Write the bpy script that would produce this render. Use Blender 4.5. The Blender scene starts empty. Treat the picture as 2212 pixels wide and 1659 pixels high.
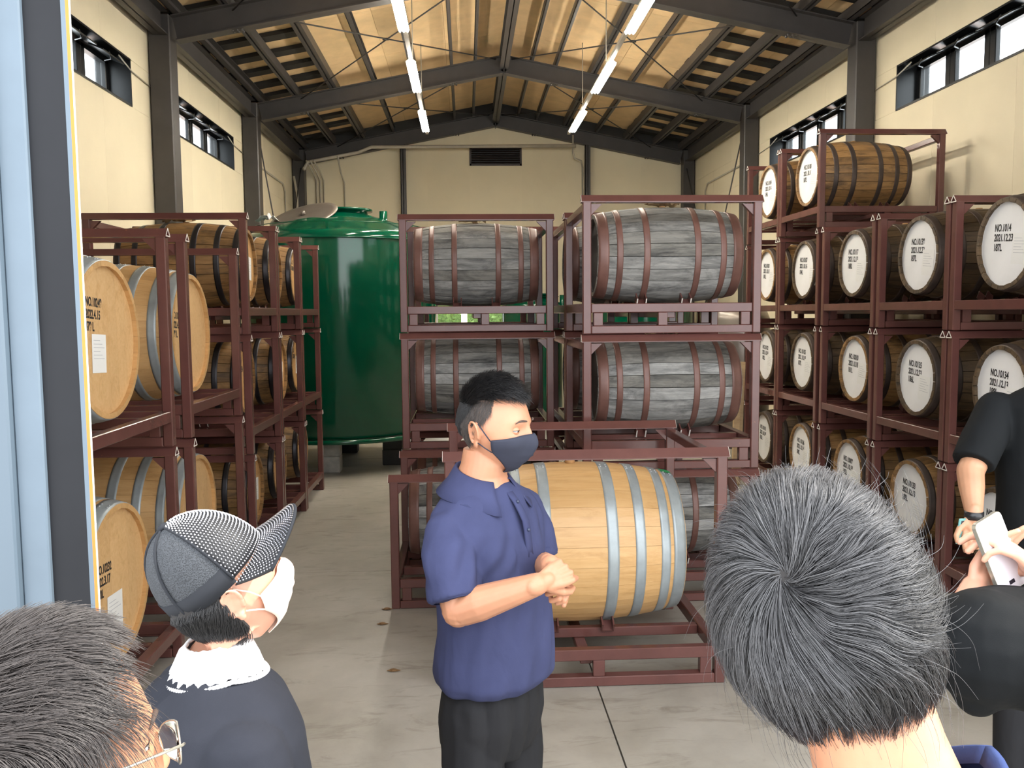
import bpy, bmesh, math, random
from mathutils import Vector, Matrix, noise
R = math.radians
random.seed(7)
C = bpy.context.scene.collection
SC = bpy.context.scene

# ------------------------------------------------------------------ camera, sky, sun, exposure
YAW, PITCH, ROLL, FPX, EYE = .0533, .0834, -.0086, 1832.4, 1.9
_F = Vector((math.sin(YAW)*math.cos(PITCH), math.cos(YAW)*math.cos(PITCH), -math.sin(PITCH)))
_R = Vector((math.cos(YAW), -math.sin(YAW), 0)); _U = _R.cross(_F)
_R2 = _R*math.cos(ROLL)+_U*math.sin(ROLL); _U2 = _U*math.cos(ROLL)-_R*math.sin(ROLL)
def at(u, v, y):
    d = _F+_R2*((u-1106)/FPX)-_U2*((v-829.5)/FPX)
    return Vector((0, 0, EYE))+d*(y/d.y)
cam = bpy.data.cameras.new('camera'); cam.lens = 36*FPX/2212; cam.sensor_width = 36; cam.clip_start = .05; cam.clip_end = 200
co = bpy.data.objects.new('camera', cam); C.objects.link(co)
M = Matrix((_R2, _U2, -_F)).transposed().to_4x4(); M.translation = (0, 0, EYE); co.matrix_world = M
SC.camera = co
w = bpy.data.worlds.new('sky'); SC.world = w; w.use_nodes = True
nt = w.node_tree; bg = nt.nodes['Background']
sky = nt.nodes.new('ShaderNodeTexSky'); sky.sky_type = 'HOSEK_WILKIE'; sky.turbidity = 6; sky.ground_albedo = .4
sky.sun_direction = Vector((.62, -.2, .75)).normalized()
mixs = nt.nodes.new('ShaderNodeMix'); mixs.data_type = 'RGBA'; mixs.inputs[0].default_value = .72
mixs.inputs[7].default_value = (.96, .98, 1.0, 1)
nt.links.new(sky.outputs[0], mixs.inputs[6]); nt.links.new(mixs.outputs[2], bg.inputs[0]); bg.inputs[1].default_value = 3.6
sun = bpy.data.lights.new('sun', 'SUN'); sun.energy = 4; sun.angle = R(1.2); sun.color = (1, .95, .87)
so = bpy.data.objects.new('sun', sun); C.objects.link(so)
so.rotation_euler = Vector((.62, -.03, .78)).to_track_quat('Z', 'Y').to_euler()
SC.view_settings.view_transform = 'Standard'; SC.view_settings.look = 'None'
SC.view_settings.gamma = 1; SC.view_settings.use_curve_mapping = False; SC.view_settings.exposure = .85
SC.cycles.use_denoising = True; SC.cycles.max_bounces = 8; SC.cycles.diffuse_bounces = 5
LAMP_E = 92

# ------------------------------------------------------------------ materials
MATS = {}
class NT:
    def __init__(s, name):
        s.m = bpy.data.materials.new(name); s.m.use_nodes = True; s.t = s.m.node_tree
        s.b = s.t.nodes['Principled BSDF']; MATS[name] = s.m
    def n(s, typ, **kw):
        x = s.t.nodes.new('ShaderNode'+typ)
        for k, v in kw.items(): setattr(x, k, v)
        return x
    def l(s, a, b): s.t.links.new(a, b)
    def coord(s, scale=(1, 1, 1), out='Object', rand=False):
        tc = s.n('TexCoord'); mp = s.n('Mapping'); mp.inputs['Scale'].default_value = scale
        if rand:
            oi = s.n('ObjectInfo'); va = s.n('VectorMath', operation='MULTIPLY_ADD')
            cb = s.n('CombineXYZ')
            for i in range(3): s.l(oi.outputs['Random'], cb.inputs[i])
            va.inputs[1].default_value = (37, 53, 71); s.l(cb.outputs[0], va.inputs[0]); s.l(tc.outputs[out], va.inputs[2])
            s.l(va.outputs[0], mp.inputs[0])
        else: s.l(tc.outputs[out], mp.inputs[0])
        return mp.outputs[0]
    def noise(s, vec, scale=5, detail=4, rough=.6, dist=0):
        x = s.n('TexNoise'); x.inputs['Scale'].default_value = scale; x.inputs['Detail'].default_value = detail
        x.inputs['Roughness'].default_value = rough; x.inputs['Distortion'].default_value = dist; s.l(vec, x.inputs[0]); return x.outputs[0]
    def ramp(s, fac, stops):
        r = s.n('ValToRGB'); e = r.color_ramp.elements
        while len(e) < len(stops): e.new(.5)
        for i, (p, c) in enumerate(stops): e[i].position = p; e[i].color = (*c, 1) if len(c) == 3 else c
        s.l(fac, r.inputs[0]); return r.outputs[0]
    def mix(s, fac, a, b, mode='MIX'):
        x = s.n('Mix', data_type='RGBA', blend_type=mode)
        for k, v in ((0, fac), (6, a), (7, b)):
            if isinstance(v, (int, float)): x.inputs[k].default_value = v
            elif isinstance(v, tuple): x.inputs[k].default_value = (*v, 1)
            else: s.l(v, x.inputs[k])
        return x.outputs[2]
    def bump(s, h, strength=.3, dist=.01):
        x = s.n('Bump'); x.inputs['Strength'].default_value = strength; x.inputs['Distance'].default_value = dist
        s.l(h, x.inputs['Height']); s.l(x.outputs[0], s.b.inputs['Normal'])
    def col(s, c):
        if isinstance(c, tuple): s.b.inputs['Base Color'].default_value = (*c, 1)
        else: s.l(c, s.b.inputs['Base Color'])
    def set(s, **k):
        for a, v in k.items(): s.b.inputs[a.replace('_', ' ')].default_value = v
        return s

def plain(name, c, rough=.5, metal=0, var=.12, scale=6, bump=0, rand=0, **kw):
    t = NT(name); v = t.coord(rand=bool(rand)); nz = t.noise(v, scale, 5)
    a = tuple(x*(1-var) for x in c); b = tuple(min(1, x*(1+var)) for x in c)
    cc = t.ramp(nz, [(.3, a), (.7, b)])
    if rand:
        oi = t.n('ObjectInfo'); g = t.ramp(oi.outputs['Random'], [(0, (1-rand,)*3), (1, (1, 1, 1))]); cc = t.mix(1.0, cc, g, 'MULTIPLY')
    t.col(cc); t.set(Roughness=rough, Metallic=metal, **kw)
    if bump: t.bump(t.noise(v, scale*6, 3), bump, .004)
    return t.m

def wood(name, lo, hi, dark, stain=.3, rough=.6, rv=.25, lv=7.):
    """staves and boards: grain runs along local X, each piece its own tone"""
    t = NT(name); v = t.coord((1.2, 16, 16), rand=True); g = t.noise(v, 3.2, 6, .65, .4)
    base = t.ramp(g, [(.25, lo), (.75, hi)])
    v2 = t.coord((1.6, lv, lv), rand=True); s2 = t.noise(v2, 1.6, 5, .7, .8)
    st = t.ramp(s2, [(.52-.2*stain, (0, 0, 0)), (.78-.1*stain, (1, 1, 1))])
    c = t.mix(st, base, dark); oi = t.n('ObjectInfo')
    tone = t.ramp(oi.outputs['Random'], [(0, (1-rv, 1-rv*1.05, 1-rv*1.15)), (1, (1, 1, 1))]); c = t.mix(1.0, c, tone, 'MULTIPLY')
    t.col(c); t.set(Roughness=rough); t.bump(g, .35, .004); return t.m

wood('new_oak', (.60, .345, .135), (.70, .44, .20), (.50, .28, .10), .05, .42, .16)
wood('new_oak_head', (.66, .40, .17), (.76, .50, .25), (.55, .31, .12), .05, .45, .1)
wood('aged_oak', (.26, .135, .045), (.42, .235, .085), (.035, .022, .012), .32, .6, .4)
wood('dark_oak', (.085, .052, .025), (.17, .105, .048), (.020, .014, .009), .45, .6, .4)
wood('tan_head', (.50, .28, .10), (.62, .36, .15), (.30, .15, .05), .12, .45, .15)
wood('grey_oak', (.19, .19, .185), (.42, .415, .395), (.018, .018, .02), .50, .75, .45, 5.)
wood('black_head', (.022, .022, .024), (.05, .05, .052), (.008, .008, .008), .5, .6, .3)
wood('lumber', (.48, .33, .17), (.60, .43, .24), (.36, .22, .10), .1, .6, .2)
def steelpaint(name, c, rough, wear, wc):
    t = NT(name); v = t.coord(out='Object', rand=True); nz = t.noise(v, 5, 5); cc = t.ramp(nz, [(.3, tuple(x*.86 for x in c)), (.75, tuple(x*1.12 for x in c))])
    n2 = t.noise(v, 19, 3, .8); wm = t.ramp(n2, [(.70, (0, 0, 0)), (.76, (wear,)*3)]); t.col(t.mix(wm, cc, wc)); t.set(Roughness=rough)
    t.bump(t.noise(v, 90, 2), .08, .002); return t.m
steelpaint('rack_paint', (.120, .047, .040), .23, .5, (.26, .10, .05))
plain('rack_edge', (.74, .68, .62), .4)
steelpaint('frame_paint', (.052, .047, .045), .42, .15, (.12, .1, .09))
plain('hoop_dark', (.045, .042, .045), .38, .7, .3, 4)
plain('hoop_brown', (.16, .078, .062), .45, .1, .25, 5)
plain('hoop_zinc', (.34, .38, .395), .42, .3, .18, 7, .05)
plain('hoop_rust', (.075, .055, .045), .55, .5, .35, 6)
plain('zinc', (.5, .52, .54), .35, .8)
plain('white_paint', (.80, .80, .80), .5, 0, .05, 3, .1)
plain('ink', (.012, .012, .014), .6)
plain('paper', (.80, .80, .78), .7, 0, .03)
plain('paper_print', (.42, .43, .46), .7)
plain('cork_wood', (.40, .22, .09), .7)
plain('sack', (.36, .24, .12), .85, 0, .25, 30, .5)
def concrete():
    t = NT('concrete_floor'); v = t.coord(); a = t.noise(v, .9, 7, .62, .3); b = t.noise(v, 5, 6, .7)
    c = t.ramp(a, [(.30, (.27, .25, .21)), (.52, (.38, .355, .31)), (.72, (.46, .435, .39))])
    v3 = t.coord((1.4, 5, 1)); s = t.ramp(t.noise(v3, 1.4, 6, .72, 1.2), [(.54, (1, 1, 1)), (.76, (.50, .47, .42))])
    c = t.mix(.85, c, s, 'MULTIPLY'); d = t.ramp(b, [(.35, (.90, .90, .90)), (.6, (1, 1, 1))]); t.col(t.mix(.8, c, d, 'MULTIPLY'))
    r = t.n('MapRange'); r.inputs[3].default_value = .34; r.inputs[4].default_value = .6; t.l(a, r.inputs[0]); t.l(r.outputs[0], t.b.inputs['Roughness']); t.bump(b, .12, .003)
concrete()
plain('joint_dark', (.05, .05, .05), .9)
plain('wall_cream', (.74, .655, .475), .85, 0, .04, 1.2, .04, .03)
plain('roof_board', (.80, .56, .30), .8, 0, .09, 4, .15, .07)
plain('black_metal', (.012, .013, .014), .28, .2)
plain('batten_black', (.010, .0095, .0085), .6)
plain('conduit', (.42, .38, .31), .5)
plain('green_paint', (.0, .068, .033), .12, 0, .10, 1.2, .02)
plain('stainless', (.22, .19, .165), .35, .5, .15, 3)
plain('block', (.40, .385, .35), .9, 0, .2, 12, .4)
plain('door_leaf', (.085, .115, .145), .35, 0, .05, 1, Specular_IOR_Level=.4)
plain('jamb_steel', (.017, .018, .021), .6, 0, .1, 3, Specular_IOR_Level=.15)
plain('jamb_trim', (.11, .145, .18), .45, 0, .05, Specular_IOR_Level=.3)
plain('seal_orange', (.50, .16, .015), .5)
plain('seal_white', (.85, .83, .80), .4)
plain('leaf_green', (.09, .17, .035), .7, 0, .6, 25, .8)
plain('earth_pink', (.48, .30, .22), .9, 0, .2, 2)
plain('green_label', (.02, .30, .10), .5)
plain('dry_leaf', (.20, .11, .045), .8)
plain('plastic_film', (.75, .76, .74), .25, 0, .1, 9, .5)
t = NT('window_glass'); t.col((.9, .96, .97)); t.set(Roughness=.25, Transmission_Weight=1.0, IOR=1.05)
t = NT('lamp_glow'); t.col((.95, .93, .9)); t.b.inputs['Emission Color'].default_value = (1, .93, .80, 1); t.b.inputs['Emission Strength'].default_value = LAMP_E
plain('lamp_white', (.80, .80, .78), .4)
# people
def skin(name, c):
    t = NT(name); v = t.coord(); nz = t.noise(v, 14, 5); t.col(t.ramp(nz, [(.3, tuple(x*.9 for x in c)), (.7, tuple(min(1, x*1.07) for x in c))]))
    t.set(Roughness=.46, Subsurface_Weight=.12, Subsurface_Scale=.006); t.b.inputs['Subsurface Radius'].default_value = (1, .35, .2); t.bump(t.noise(v, 260, 3), .12, .0008); return t.m
skin('skin', (.50, .235, .135)); skin('skin_fair', (.60, .31, .21)); skin('skin_tan', (.46, .24, .14))
def cloth(name, c, rough=.85, weave=900, wrinkle=.35):
    t = NT(name); v = t.coord(); nz = t.noise(v, 7, 4); t.col(t.ramp(nz, [(.3, tuple(x*.9 for x in c)), (.7, tuple(x*1.1 for x in c))]))
    t.set(Roughness=rough, Specular_IOR_Level=.18)
    v2 = t.coord((1, 1, .45)); wv = t.noise(v2, 9, 3, .5, .6); wa = t.noise(v, weave, 1)
    m = t.n('Math', operation='MULTIPLY_ADD'); t.l(wa, m.inputs[0]); m.inputs[1].default_value = .03; t.l(wv, m.inputs[2]); t.bump(m.outputs[0], wrinkle, .02); return t.m
cloth('polo_blue', (.042, .048, .108)); cloth('trouser_black', (.018, .018, .020), .8, 900, .5); cloth('black_knit', (.020, .022, .030), .9)
cloth('polo_black', (.005, .006, .007), .8); cloth('navy_knit', (.035, .055, .15), .9, 500); cloth('denim', (.30, .40, .47), .9)
cloth('mask_dark', (.035, .038, .055), .85, 900, .08); cloth('mask_pink', (.82, .66, .56), .8, 900, .08); cloth('lace', (.86, .85, .86), .8, 300, .3)
plain('eye_white', (.72, .66, .62), .25); plain('iris', (.02, .012, .008), .2); plain('brow', (.07, .045, .035), .8); plain('lip', (.50, .20, .15), .5)
plain('button', (.03, .04, .08), .4)
def hairmat(name, c, tip):
    t = NT(name); oi = t.n('HairInfo'); v = t.coord(); cc = t.mix(oi.outputs['Random'], c, tip); t.col(cc)
    t.set(Roughness=.38, Specular_IOR_Level=.6, Anisotropic=.4); return t.m
hairmat('hair_black', (.005, .005, .006), (.016, .015, .016)); hairmat('hair_grey_sheen', (.008, .008, .010), (.13, .13, .137)); hairmat('hair_brown', (.024, .019, .018), (.065, .054, .050)); hairmat('hair_short', (.020, .016, .014), (.10, .080, .070))  # the grey tips carry both real greying and a painted sheen
plain('scalp_dark', (.020, .018, .018), .8); plain('scalp_short', (.13, .085, .065), .8)
t = NT('cap_mesh'); v = t.coord((1, 1, 1)); t.set(Roughness=.8); a = t.n('TexVoronoi'); a.inputs['Scale'].default_value = 480; t.l(v, a.inputs[0])
t.col(t.ramp(a.outputs[0], [(.15, (.010, .011, .014)), (.6, (.045, .050, .058))])); t.bump(a.outputs[0], .6, .002)
cloth('cap_band', (.024, .026, .031), .85, 900, .1); plain('cap_black', (.012, .012, .014), .6)
plain('rhinestone', (.5, .5, .54), .08, .9, .4, 300)
t = NT('lens'); t.col((.98, 1, .97)); t.set(Roughness=.0, Transmission_Weight=1.0, IOR=1.12)
plain('glasses_metal', (.62, .60, .52), .25, .8); plain('phone_white', (.78, .75, .80), .18, 0, .02); plain('phone_teal', (.12, .30, .29), .2); plain('phone_dark', (.02, .02, .03), .1)
plain('watch', (.01, .01, .012), .3)
def mat(n): return MATS[n]

# ------------------------------------------------------------------ mesh builder
class MB:
    def __init__(s): s.v = []; s.f = []; s.mi = []; s.sm = []
    def add(s, vs, fs, mi=0, smooth=False):
        o = len(s.v); s.v += [tuple(x) for x in vs]; s.f += [tuple(i+o for i in f) for f in fs]; s.mi += [mi]*len(fs); s.sm += [smooth]*len(fs)
    def box(s, a, b, mi=0, mtx=None):
        x0, y0, z0 = a; x1, y1, z1 = b
        vs = [Vector(p) for p in ((x0, y0, z0), (x1, y0, z0), (x1, y1, z0), (x0, y1, z0), (x0, y0, z1), (x1, y0, z1), (x1, y1, z1), (x0, y1, z1))]
        if mtx: vs = [mtx @ p for p in vs]
        s.add(vs, [(0, 3, 2, 1), (4, 5, 6, 7), (0, 1, 5, 4), (1, 2, 6, 5), (2, 3, 7, 6), (3, 0, 4, 7)], mi); return s
    def bbox(s, a, b, bv=.004, mi=0):
        """box with chamfered long edges (cheap bevel)"""
        bm = bmesh.new(); bmesh.ops.create_cube(bm, size=1)
        for v in bm.verts: v.co = Vector([a[i]+(b[i]-a[i])*(v.co[i]+.5) for i in range(3)])
        bmesh.ops.bevel(bm, geom=bm.edges[:], offset=bv, segments=1, affect='EDGES')
        s.add([v.co for v in bm.verts], [[v.index for v in f.verts] for f in bm.faces], mi); bm.free(); return s
    def prism(s, pts, axis, a, b, mi=0):
        """polygon (2D) swept along an axis; axis 0 -> pts are (y,z), 1 -> (x,z), 2 -> (x,y)"""
        def p3(p, t): return (t, p[0], p[1]) if axis == 0 else ((p[0], t, p[1]) if axis == 1 else (p[0], p[1], t))
        n = len(pts); vs = [p3(p, a) for p in pts]+[p3(p, b) for p in pts]
        s.add(vs, [tuple(range(n))[::-1], tuple(range(n, 2*n))]+[(i, (i+1) % n, n+(i+1) % n, n+i) for i in range(n)], mi); return s
    def tube(s, path, r, n=8, mi=0, cap=True):
        path = [Vector(p) for p in path]; rs = r if isinstance(r, (list, tuple)) else [r]*len(path)
        vs = []; fs = []; up = Vector((0, 0, 1)); 
        for i, p in enumerate(path):
            d = (path[min(i+1, len(path)-1)]-path[max(i-1, 0)]).normalized()
            a = d.cross(up)
            if a.length < .05: a = d.cross(Vector((1, 0, 0)))
            a.normalize(); b = d.cross(a); up = b.cross(d) if False else up
            for k in range(n):
                t = 2*math.pi*k/n; vs.append(p+(a*math.cos(t)+b*math.sin(t))*rs[i])
        for i in range(len(path)-1):
            for k in range(n): fs.append((i*n+k, (i+1)*n+k, (i+1)*n+(k+1) % n, i*n+(k+1) % n))
        if cap: fs.append(tuple(range(n))); fs.append(tuple(range(len(vs)-n, len(vs)))[::-1])
        s.add(vs, fs, mi, True); return s
    def lathe(s, prof, axis='Z', n=32, mi=0, c=(0, 0, 0), a0=0, a1=2*math.pi, smooth=True):
        """prof: (radius, height)"""
        full = abs(a1-a0-2*math.pi) < 1e-6; m = n if full else n+1; vs = []; fs = []
        for r, h in prof:
            for k in range(m):
                t = a0+(a1-a0)*k/n; x, y = r*math.cos(t), r*math.sin(t)
                vs.append((c[0]+h, c[1]+x, c[2]+y) if axis == 'X' else (c[0]+x, c[1]+y, c[2]+h))
        for i in range(len(prof)-1):
            for k in range(n if full else n): 
                k2 = (k+1) % m; fs.append((i*m+k, i*m+k2, (i+1)*m+k2, (i+1)*m+k))
        s.add(vs, fs, mi, smooth); return s
    def sphere(s, c, r, n=10, mi=0):
        rr = r if isinstance(r, (tuple, list)) else (r, r, r); c = Vector(c); vs = []; fs = []
        for i in range(1, n):
            for k in range(2*n):
                a = math.pi*i/n; t = math.pi*k/n; vs.append(c+Vector((math.sin(a)*math.cos(t)*rr[0], math.sin(a)*math.sin(t)*rr[1], math.cos(a)*rr[2])))
        vs += [c+Vector((0, 0, rr[2])), c-Vector((0, 0, rr[2]))]; m = 2*n
        for i in range(n-2):
            for k in range(m): fs.append((i*m+k, (i+1)*m+k, (i+1)*m+(k+1) % m, i*m+(k+1) % m))
        for k in range(m): fs.append((len(vs)-2, k, (k+1) % m)); fs.append((len(vs)-1, (n-2)*m+(k+1) % m, (n-2)*m+k))
        s.add(vs, fs, mi, True); return s
    def mesh(s, name, mats):
        me = bpy.data.meshes.new(name); me.from_pydata(s.v, [], s.f); me.update()
        for m in (mats if isinstance(mats, (list, tuple)) else [mats]): me.materials.append(mat(m) if isinstance(m, str) else m)
        for p, mi, sm in zip(me.polygons, s.mi, s.sm): p.material_index = mi; p.use_smooth = sm
        bm = bmesh.new(); bm.from_mesh(me); bmesh.ops.recalc_face_normals(bm, faces=bm.faces); bm.to_mesh(me); bm.free()
        return me
    def build(s, name, mats, parent=None, loc=None):
        return link(name, s.mesh(name, mats), parent, loc)
def link(name, data, parent=None, loc=None, mtx=None):
    o = bpy.data.objects.new(name, data); C.objects.link(o)
    if parent: o.parent = parent
    if mtx is not None: o.matrix_local = mtx
    if loc is not None: o.location = loc
    return o
def tag(o, label=None, cat=None, group=None, kind=None):
    if label: o['label'] = label
    if cat: o['category'] = cat
    if group: o['group'] = group
    if kind: o['kind'] = kind
    return o
def empty(name, loc=(0, 0, 0), label=None, cat=None, group=None, kind=None):
    o = bpy.data.objects.new(name, None); C.objects.link(o); o.location = loc; o.empty_display_size = .1
    return tag(o, label, cat, group, kind)

# ------------------------------------------------------------------ room shell
XL, XR, YF, YBK = -3.30, 4.54, 1.9, 16.95
XM = .62; ZE = 4.79; SL = .197                    # roof ridge position, rafter underside at the eaves, slope
def zr(x): return ZE+.7256-abs(x-XM)*SL            # rafter underside height
fl = MB()
for x0, x1 in ((-3.6, -.52*7), (-3.64, .641), (.649, 4.9)):
    if x1 <= x0: continue
    for y0, y1 in ((-3, 1.82), (1.83, 6.205), (6.213, 10.6), (10.608, 17.4)): fl.box((x0, y0, -.12), (x1, y1, 0))
fl.build('floor', 'concrete_floor')['kind'] = 'structure'
tag(MB().box((-3.7, -3, -.2), (5, 17.4, -.02)).build('floor_joint', 'joint_dark'), 'dark joint line between the concrete floor slabs', 'joint', kind='structure')
# side walls with window openings
def side_wall(name, x, sx, wins):
    root = empty(name, (x, 0, 0), kind='structure'); t = .34*sx; zb, zt = 3.98, 4.445; H = 5.1
    a, b = min(0, t), max(0, t)
    ys = [YF]
    for y0, y1 in wins: ys += [y0, y1]
    ys.append(YBK)
    def panels(y0, y1, z0, z1):
        n = max(1, round((y1-y0)/1.25)); st = (y1-y0)/n
        for i in range(n): MB().bbox((a, y0+i*st, z0), (b, y0+(i+1)*st, z1), .003).build('wall_panel', 'wall_cream', root)
    panels(YF, YBK, 0, zb)
    for i in range(0, len(ys)-1, 2): panels(ys[i], ys[i+1], zb, zt)
    panels(YF, YBK, zt, H)
WINS_L = [(6.33, 8.84), (10.10, 12.585)]; WINS_R = [(6.36, 8.88), (10.06, 12.60)]
side_wall('wall_left', XL, -1, [(2.6, 5.1)]+WINS_L); side_wall('wall_right', XR, 1, [(2.6, 5.1)]+WINS_R)
def strip_window(n, x, sx, y0, y1):
    """four light strip window deep in the wall, black lining, tilted vents and a cable along its head"""
    root = empty('window_%d' % n, (x, (y0+y1)/2, 4.21), kind='structure'); L = (y1-y0)/2; h = .2325; t = .018
    f = MB(); o = -.012*sx; d = .34*sx
    for z0, z1 in ((-h, -h+t), (h-t, h)): f.box((min(o, d), -L, z0), (max(o, d), L, z1))
    for ya, yb in ((-L, -L+t), (L-t, L)): f.box((min(o, d), ya, -h), (max(o, d), yb, h))
    f.build('window_frame', 'black_metal', root)
    k = 4; st = 2*L/k
    for i in range(k):
        yc = -L+st*(i+.5); wv = MB(); xa, xb = .20*sx, .25*sx; a, b = min(xa, xb), max(xa, xb)
        for ya, yb in ((yc-st/2, yc-st/2+.085), (yc+st/2-.085, yc+st/2)): wv.bbox((a, ya, -h+t), (b, yb, h-t), .006)
        wv.box((a, yc-st/2, -h+t), (b, yc+st/2, -h+.05)); wv.box((a, yc-st/2, h-.06), (b, yc+st/2, h-t))
        s = wv.build('sash', 'black_metal', root)
        MB().box((.222*sx-.003, yc-st/2+.08, -h+.045), (.222*sx+.003, yc+st/2-.08, h-.055)).build('pane', 'window_glass', s)
        # opener arm and vent flap under the head
        m = Matrix.Translation((.09*sx, yc, h-.045)) @ Matrix.Rotation(R(-22*sx), 4, 'Y')
        MB().box((-.07, -st*.40, -.006), (.07, st*.40, .006), 0, m).build('vent_flap', 'black_metal', root)
        MB().tube([(.03*sx, yc-.1, h-.05), (.05*sx, yc, h-.09), (.16*sx, yc+.12, h-.07)], .008, 6).build('opener_arm', 'black_metal', root)
    MB().tube([(-.014*sx, L-.3, h-.05), (-.014*sx, L, h-.115), (-.014*sx, L+.55, h-.14)], .007, 6).build('cable', 'conduit', root)
for i, (x, sx, (y0, y1)) in enumerate([(XL, -1, WINS_L[0]), (XL, -1, WINS_L[1]), (XR, 1, WINS_R[0]), (XR, 1, WINS_R[1]), (XL, -1, (2.6, 5.1)), (XR, 1, (2.6, 5.1))]):
    strip_window(i+1, x, sx, y0, y1)
# back wall with doorway and gable
bw = empty('wall_back', (0, YBK, 0), kind='structure')
DX0, DX1, DZ = -.72, 1.35, 2.12
def gable(x0, x1, z0, z1=None):
    pts = [(x0, z0), (x1, z0)]
    if z1 is None:
        pts.append((x1, zr(x1)+.35))
        if x0 < XM < x1: pts.append((XM, zr(XM)+.35))
        pts.append((x0, zr(x0)+.35))
    else: pts += [(x1, z1), (x0, z1)]
    MB().prism(pts, 1, 0, .2).build('wall_panel', 'wall_cream', bw)
for x0, x1 in ((XL-.3, -1.9), (-1.9, DX0)): gable(x0, x1, 0)
MB().prism([(XL-.2, zr(XL)+.24), (XM, zr(XM)+.24), (XR+.2, zr(XR)+.24), (XR+.2, zr(XR)+.60), (XM, zr(XM)+.60), (XL-.2, zr(XL)+.60)], 1, -.14, .22).build('wall_fascia', 'batten_black', bw)
gable(DX0, .109, DZ); gable(.109, 1.13, DZ, 4.785); gable(.109, 1.13, 5.14); gable(1.13, DX1, DZ); gable(DX1, 2.42, 0); gable(2.42, 3.5, 0); gable(3.5, XR+.3, 0)
dr = empty('door_1', ((DX0+DX1)/2, YBK, 0), kind='structure'); f = MB(); hw = (DX1-DX0)/2
f.box((-hw, -.02, 0), (-hw+.06, .22, DZ)); f.box((hw-.06, -.02, 0), (hw, .22, DZ)); f.box((-hw, -.02, DZ-.06), (hw, .22, DZ)); f.build('door_frame', 'black_metal', dr)
MB().bbox((-hw+.06, .05, 0), (-hw+.16, .1, DZ-.06)).build('door_leaf', 'seal_white', dr)
vt = tag(empty('wall_vent', (.62, YBK-.03, 4.965)), 'dark brown rectangular louvre vent high on the back wall', 'vent')
f = MB(); W2, H2 = .5115, .178
for a, b in (((-W2, 0, -H2), (W2, .05, -H2+.035)), ((-W2, 0, H2-.035), (W2, .05, H2)), ((-W2, 0, -H2), (-W2+.035, .05, H2)), ((W2-.035, 0, -H2), (W2, .05, H2))): f.box(a, b)
plain('vent_brown', (.022, .012, .010), .45)
f.build('frame', 'vent_brown', vt)
for i in range(7):
    m = Matrix.Translation((0, .028, -H2+.06+i*.043)) @ Matrix.Rotation(R(38), 4, 'X'); MB().box((-W2+.03, -.024, -.002), (W2-.03, .024, .002), 0, m).build('slat', 'vent_brown', vt)
MB().box((-W2+.03, .045, -H2+.03), (W2-.03, .049, H2-.03)).build('backing', 'black_metal', vt)
# front wall: the doorway the visitors stand in
fw = empty('wall_front', (0, YF, 0), kind='structure'); FX0, FX1, FZ = -.84, 4.1, 4.7
for a, b in (((XL-.34, -.12, 0), (FX0-.35, 0, FZ)), ((FX1, -.12, 0), (XR+.34, 0, FZ)), ((XL-.34, -.12, FZ), (XR+.34, 0, 5.1))): MB().box(a, b).build('wall_panel', 'wall_cream', fw)
MB().prism([(XL-.34, 5.1), (XR+.34, 5.1), (XR+.34, zr(XR)+.35), (XM, zr(XM)+.35), (XL-.34, zr(XL)+.35)], 1, -.12, 0).build('wall_panel', 'wall_cream', fw)
# ceiling: fibre boards, each a piece, with black ribs over the outer strips
ce = empty('ceiling', (XM, 0, zr(XM)+.45), kind='structure')
sl = math.atan(SL)
for s in (-1, 1):
    span = 4.35/math.cos(sl); nb = 5; bl = span/nb
    for i in range(nb):
        y = YF-.15
        while y < YBK:
            y2 = min(y+1.82, YBK+.2)
            m = Matrix.Rotation(R(0), 4, 'Z') @ Matrix.Rotation(s*sl, 4, 'Y')
            x0, x1 = sorted((s*(i*bl+.002), s*((i+1)*bl-.002)))
            MB().box((x0, y+.002, 0), (x1, y2-.002, .05), 0, m).build('ceiling_board', 'roof_board', ce); y = y2
me_b = {}
for s in (-1, 1):
    b = MB(); m = Matrix.Rotation(s*sl, 4, 'Y'); x0, x1 = sorted((s*2.60, s*4.25)); b.box((x0, -.10, -.055), (x1, .10, -.004), 0, m); me_b[s] = b.mesh('rib', 'batten_black')
    y = 3.0
    while y < YBK-.2: link('rib', me_b[s], ce, (0, y, 0)); y += .615
tag(MB().prism([(XL-.6, zr(XL-.6)+.52), (XM, zr(XM)+.52), (XR+.6, zr(XR+.6)+.52), (XR+.6, zr(XR+.6)+.58), (XM, zr(XM)+.58), (XL-.6, zr(XL-.6)+.58)], 1, YF-.3, YBK+.4).build('trim_1', 'batten_black'), kind='structure')
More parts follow.
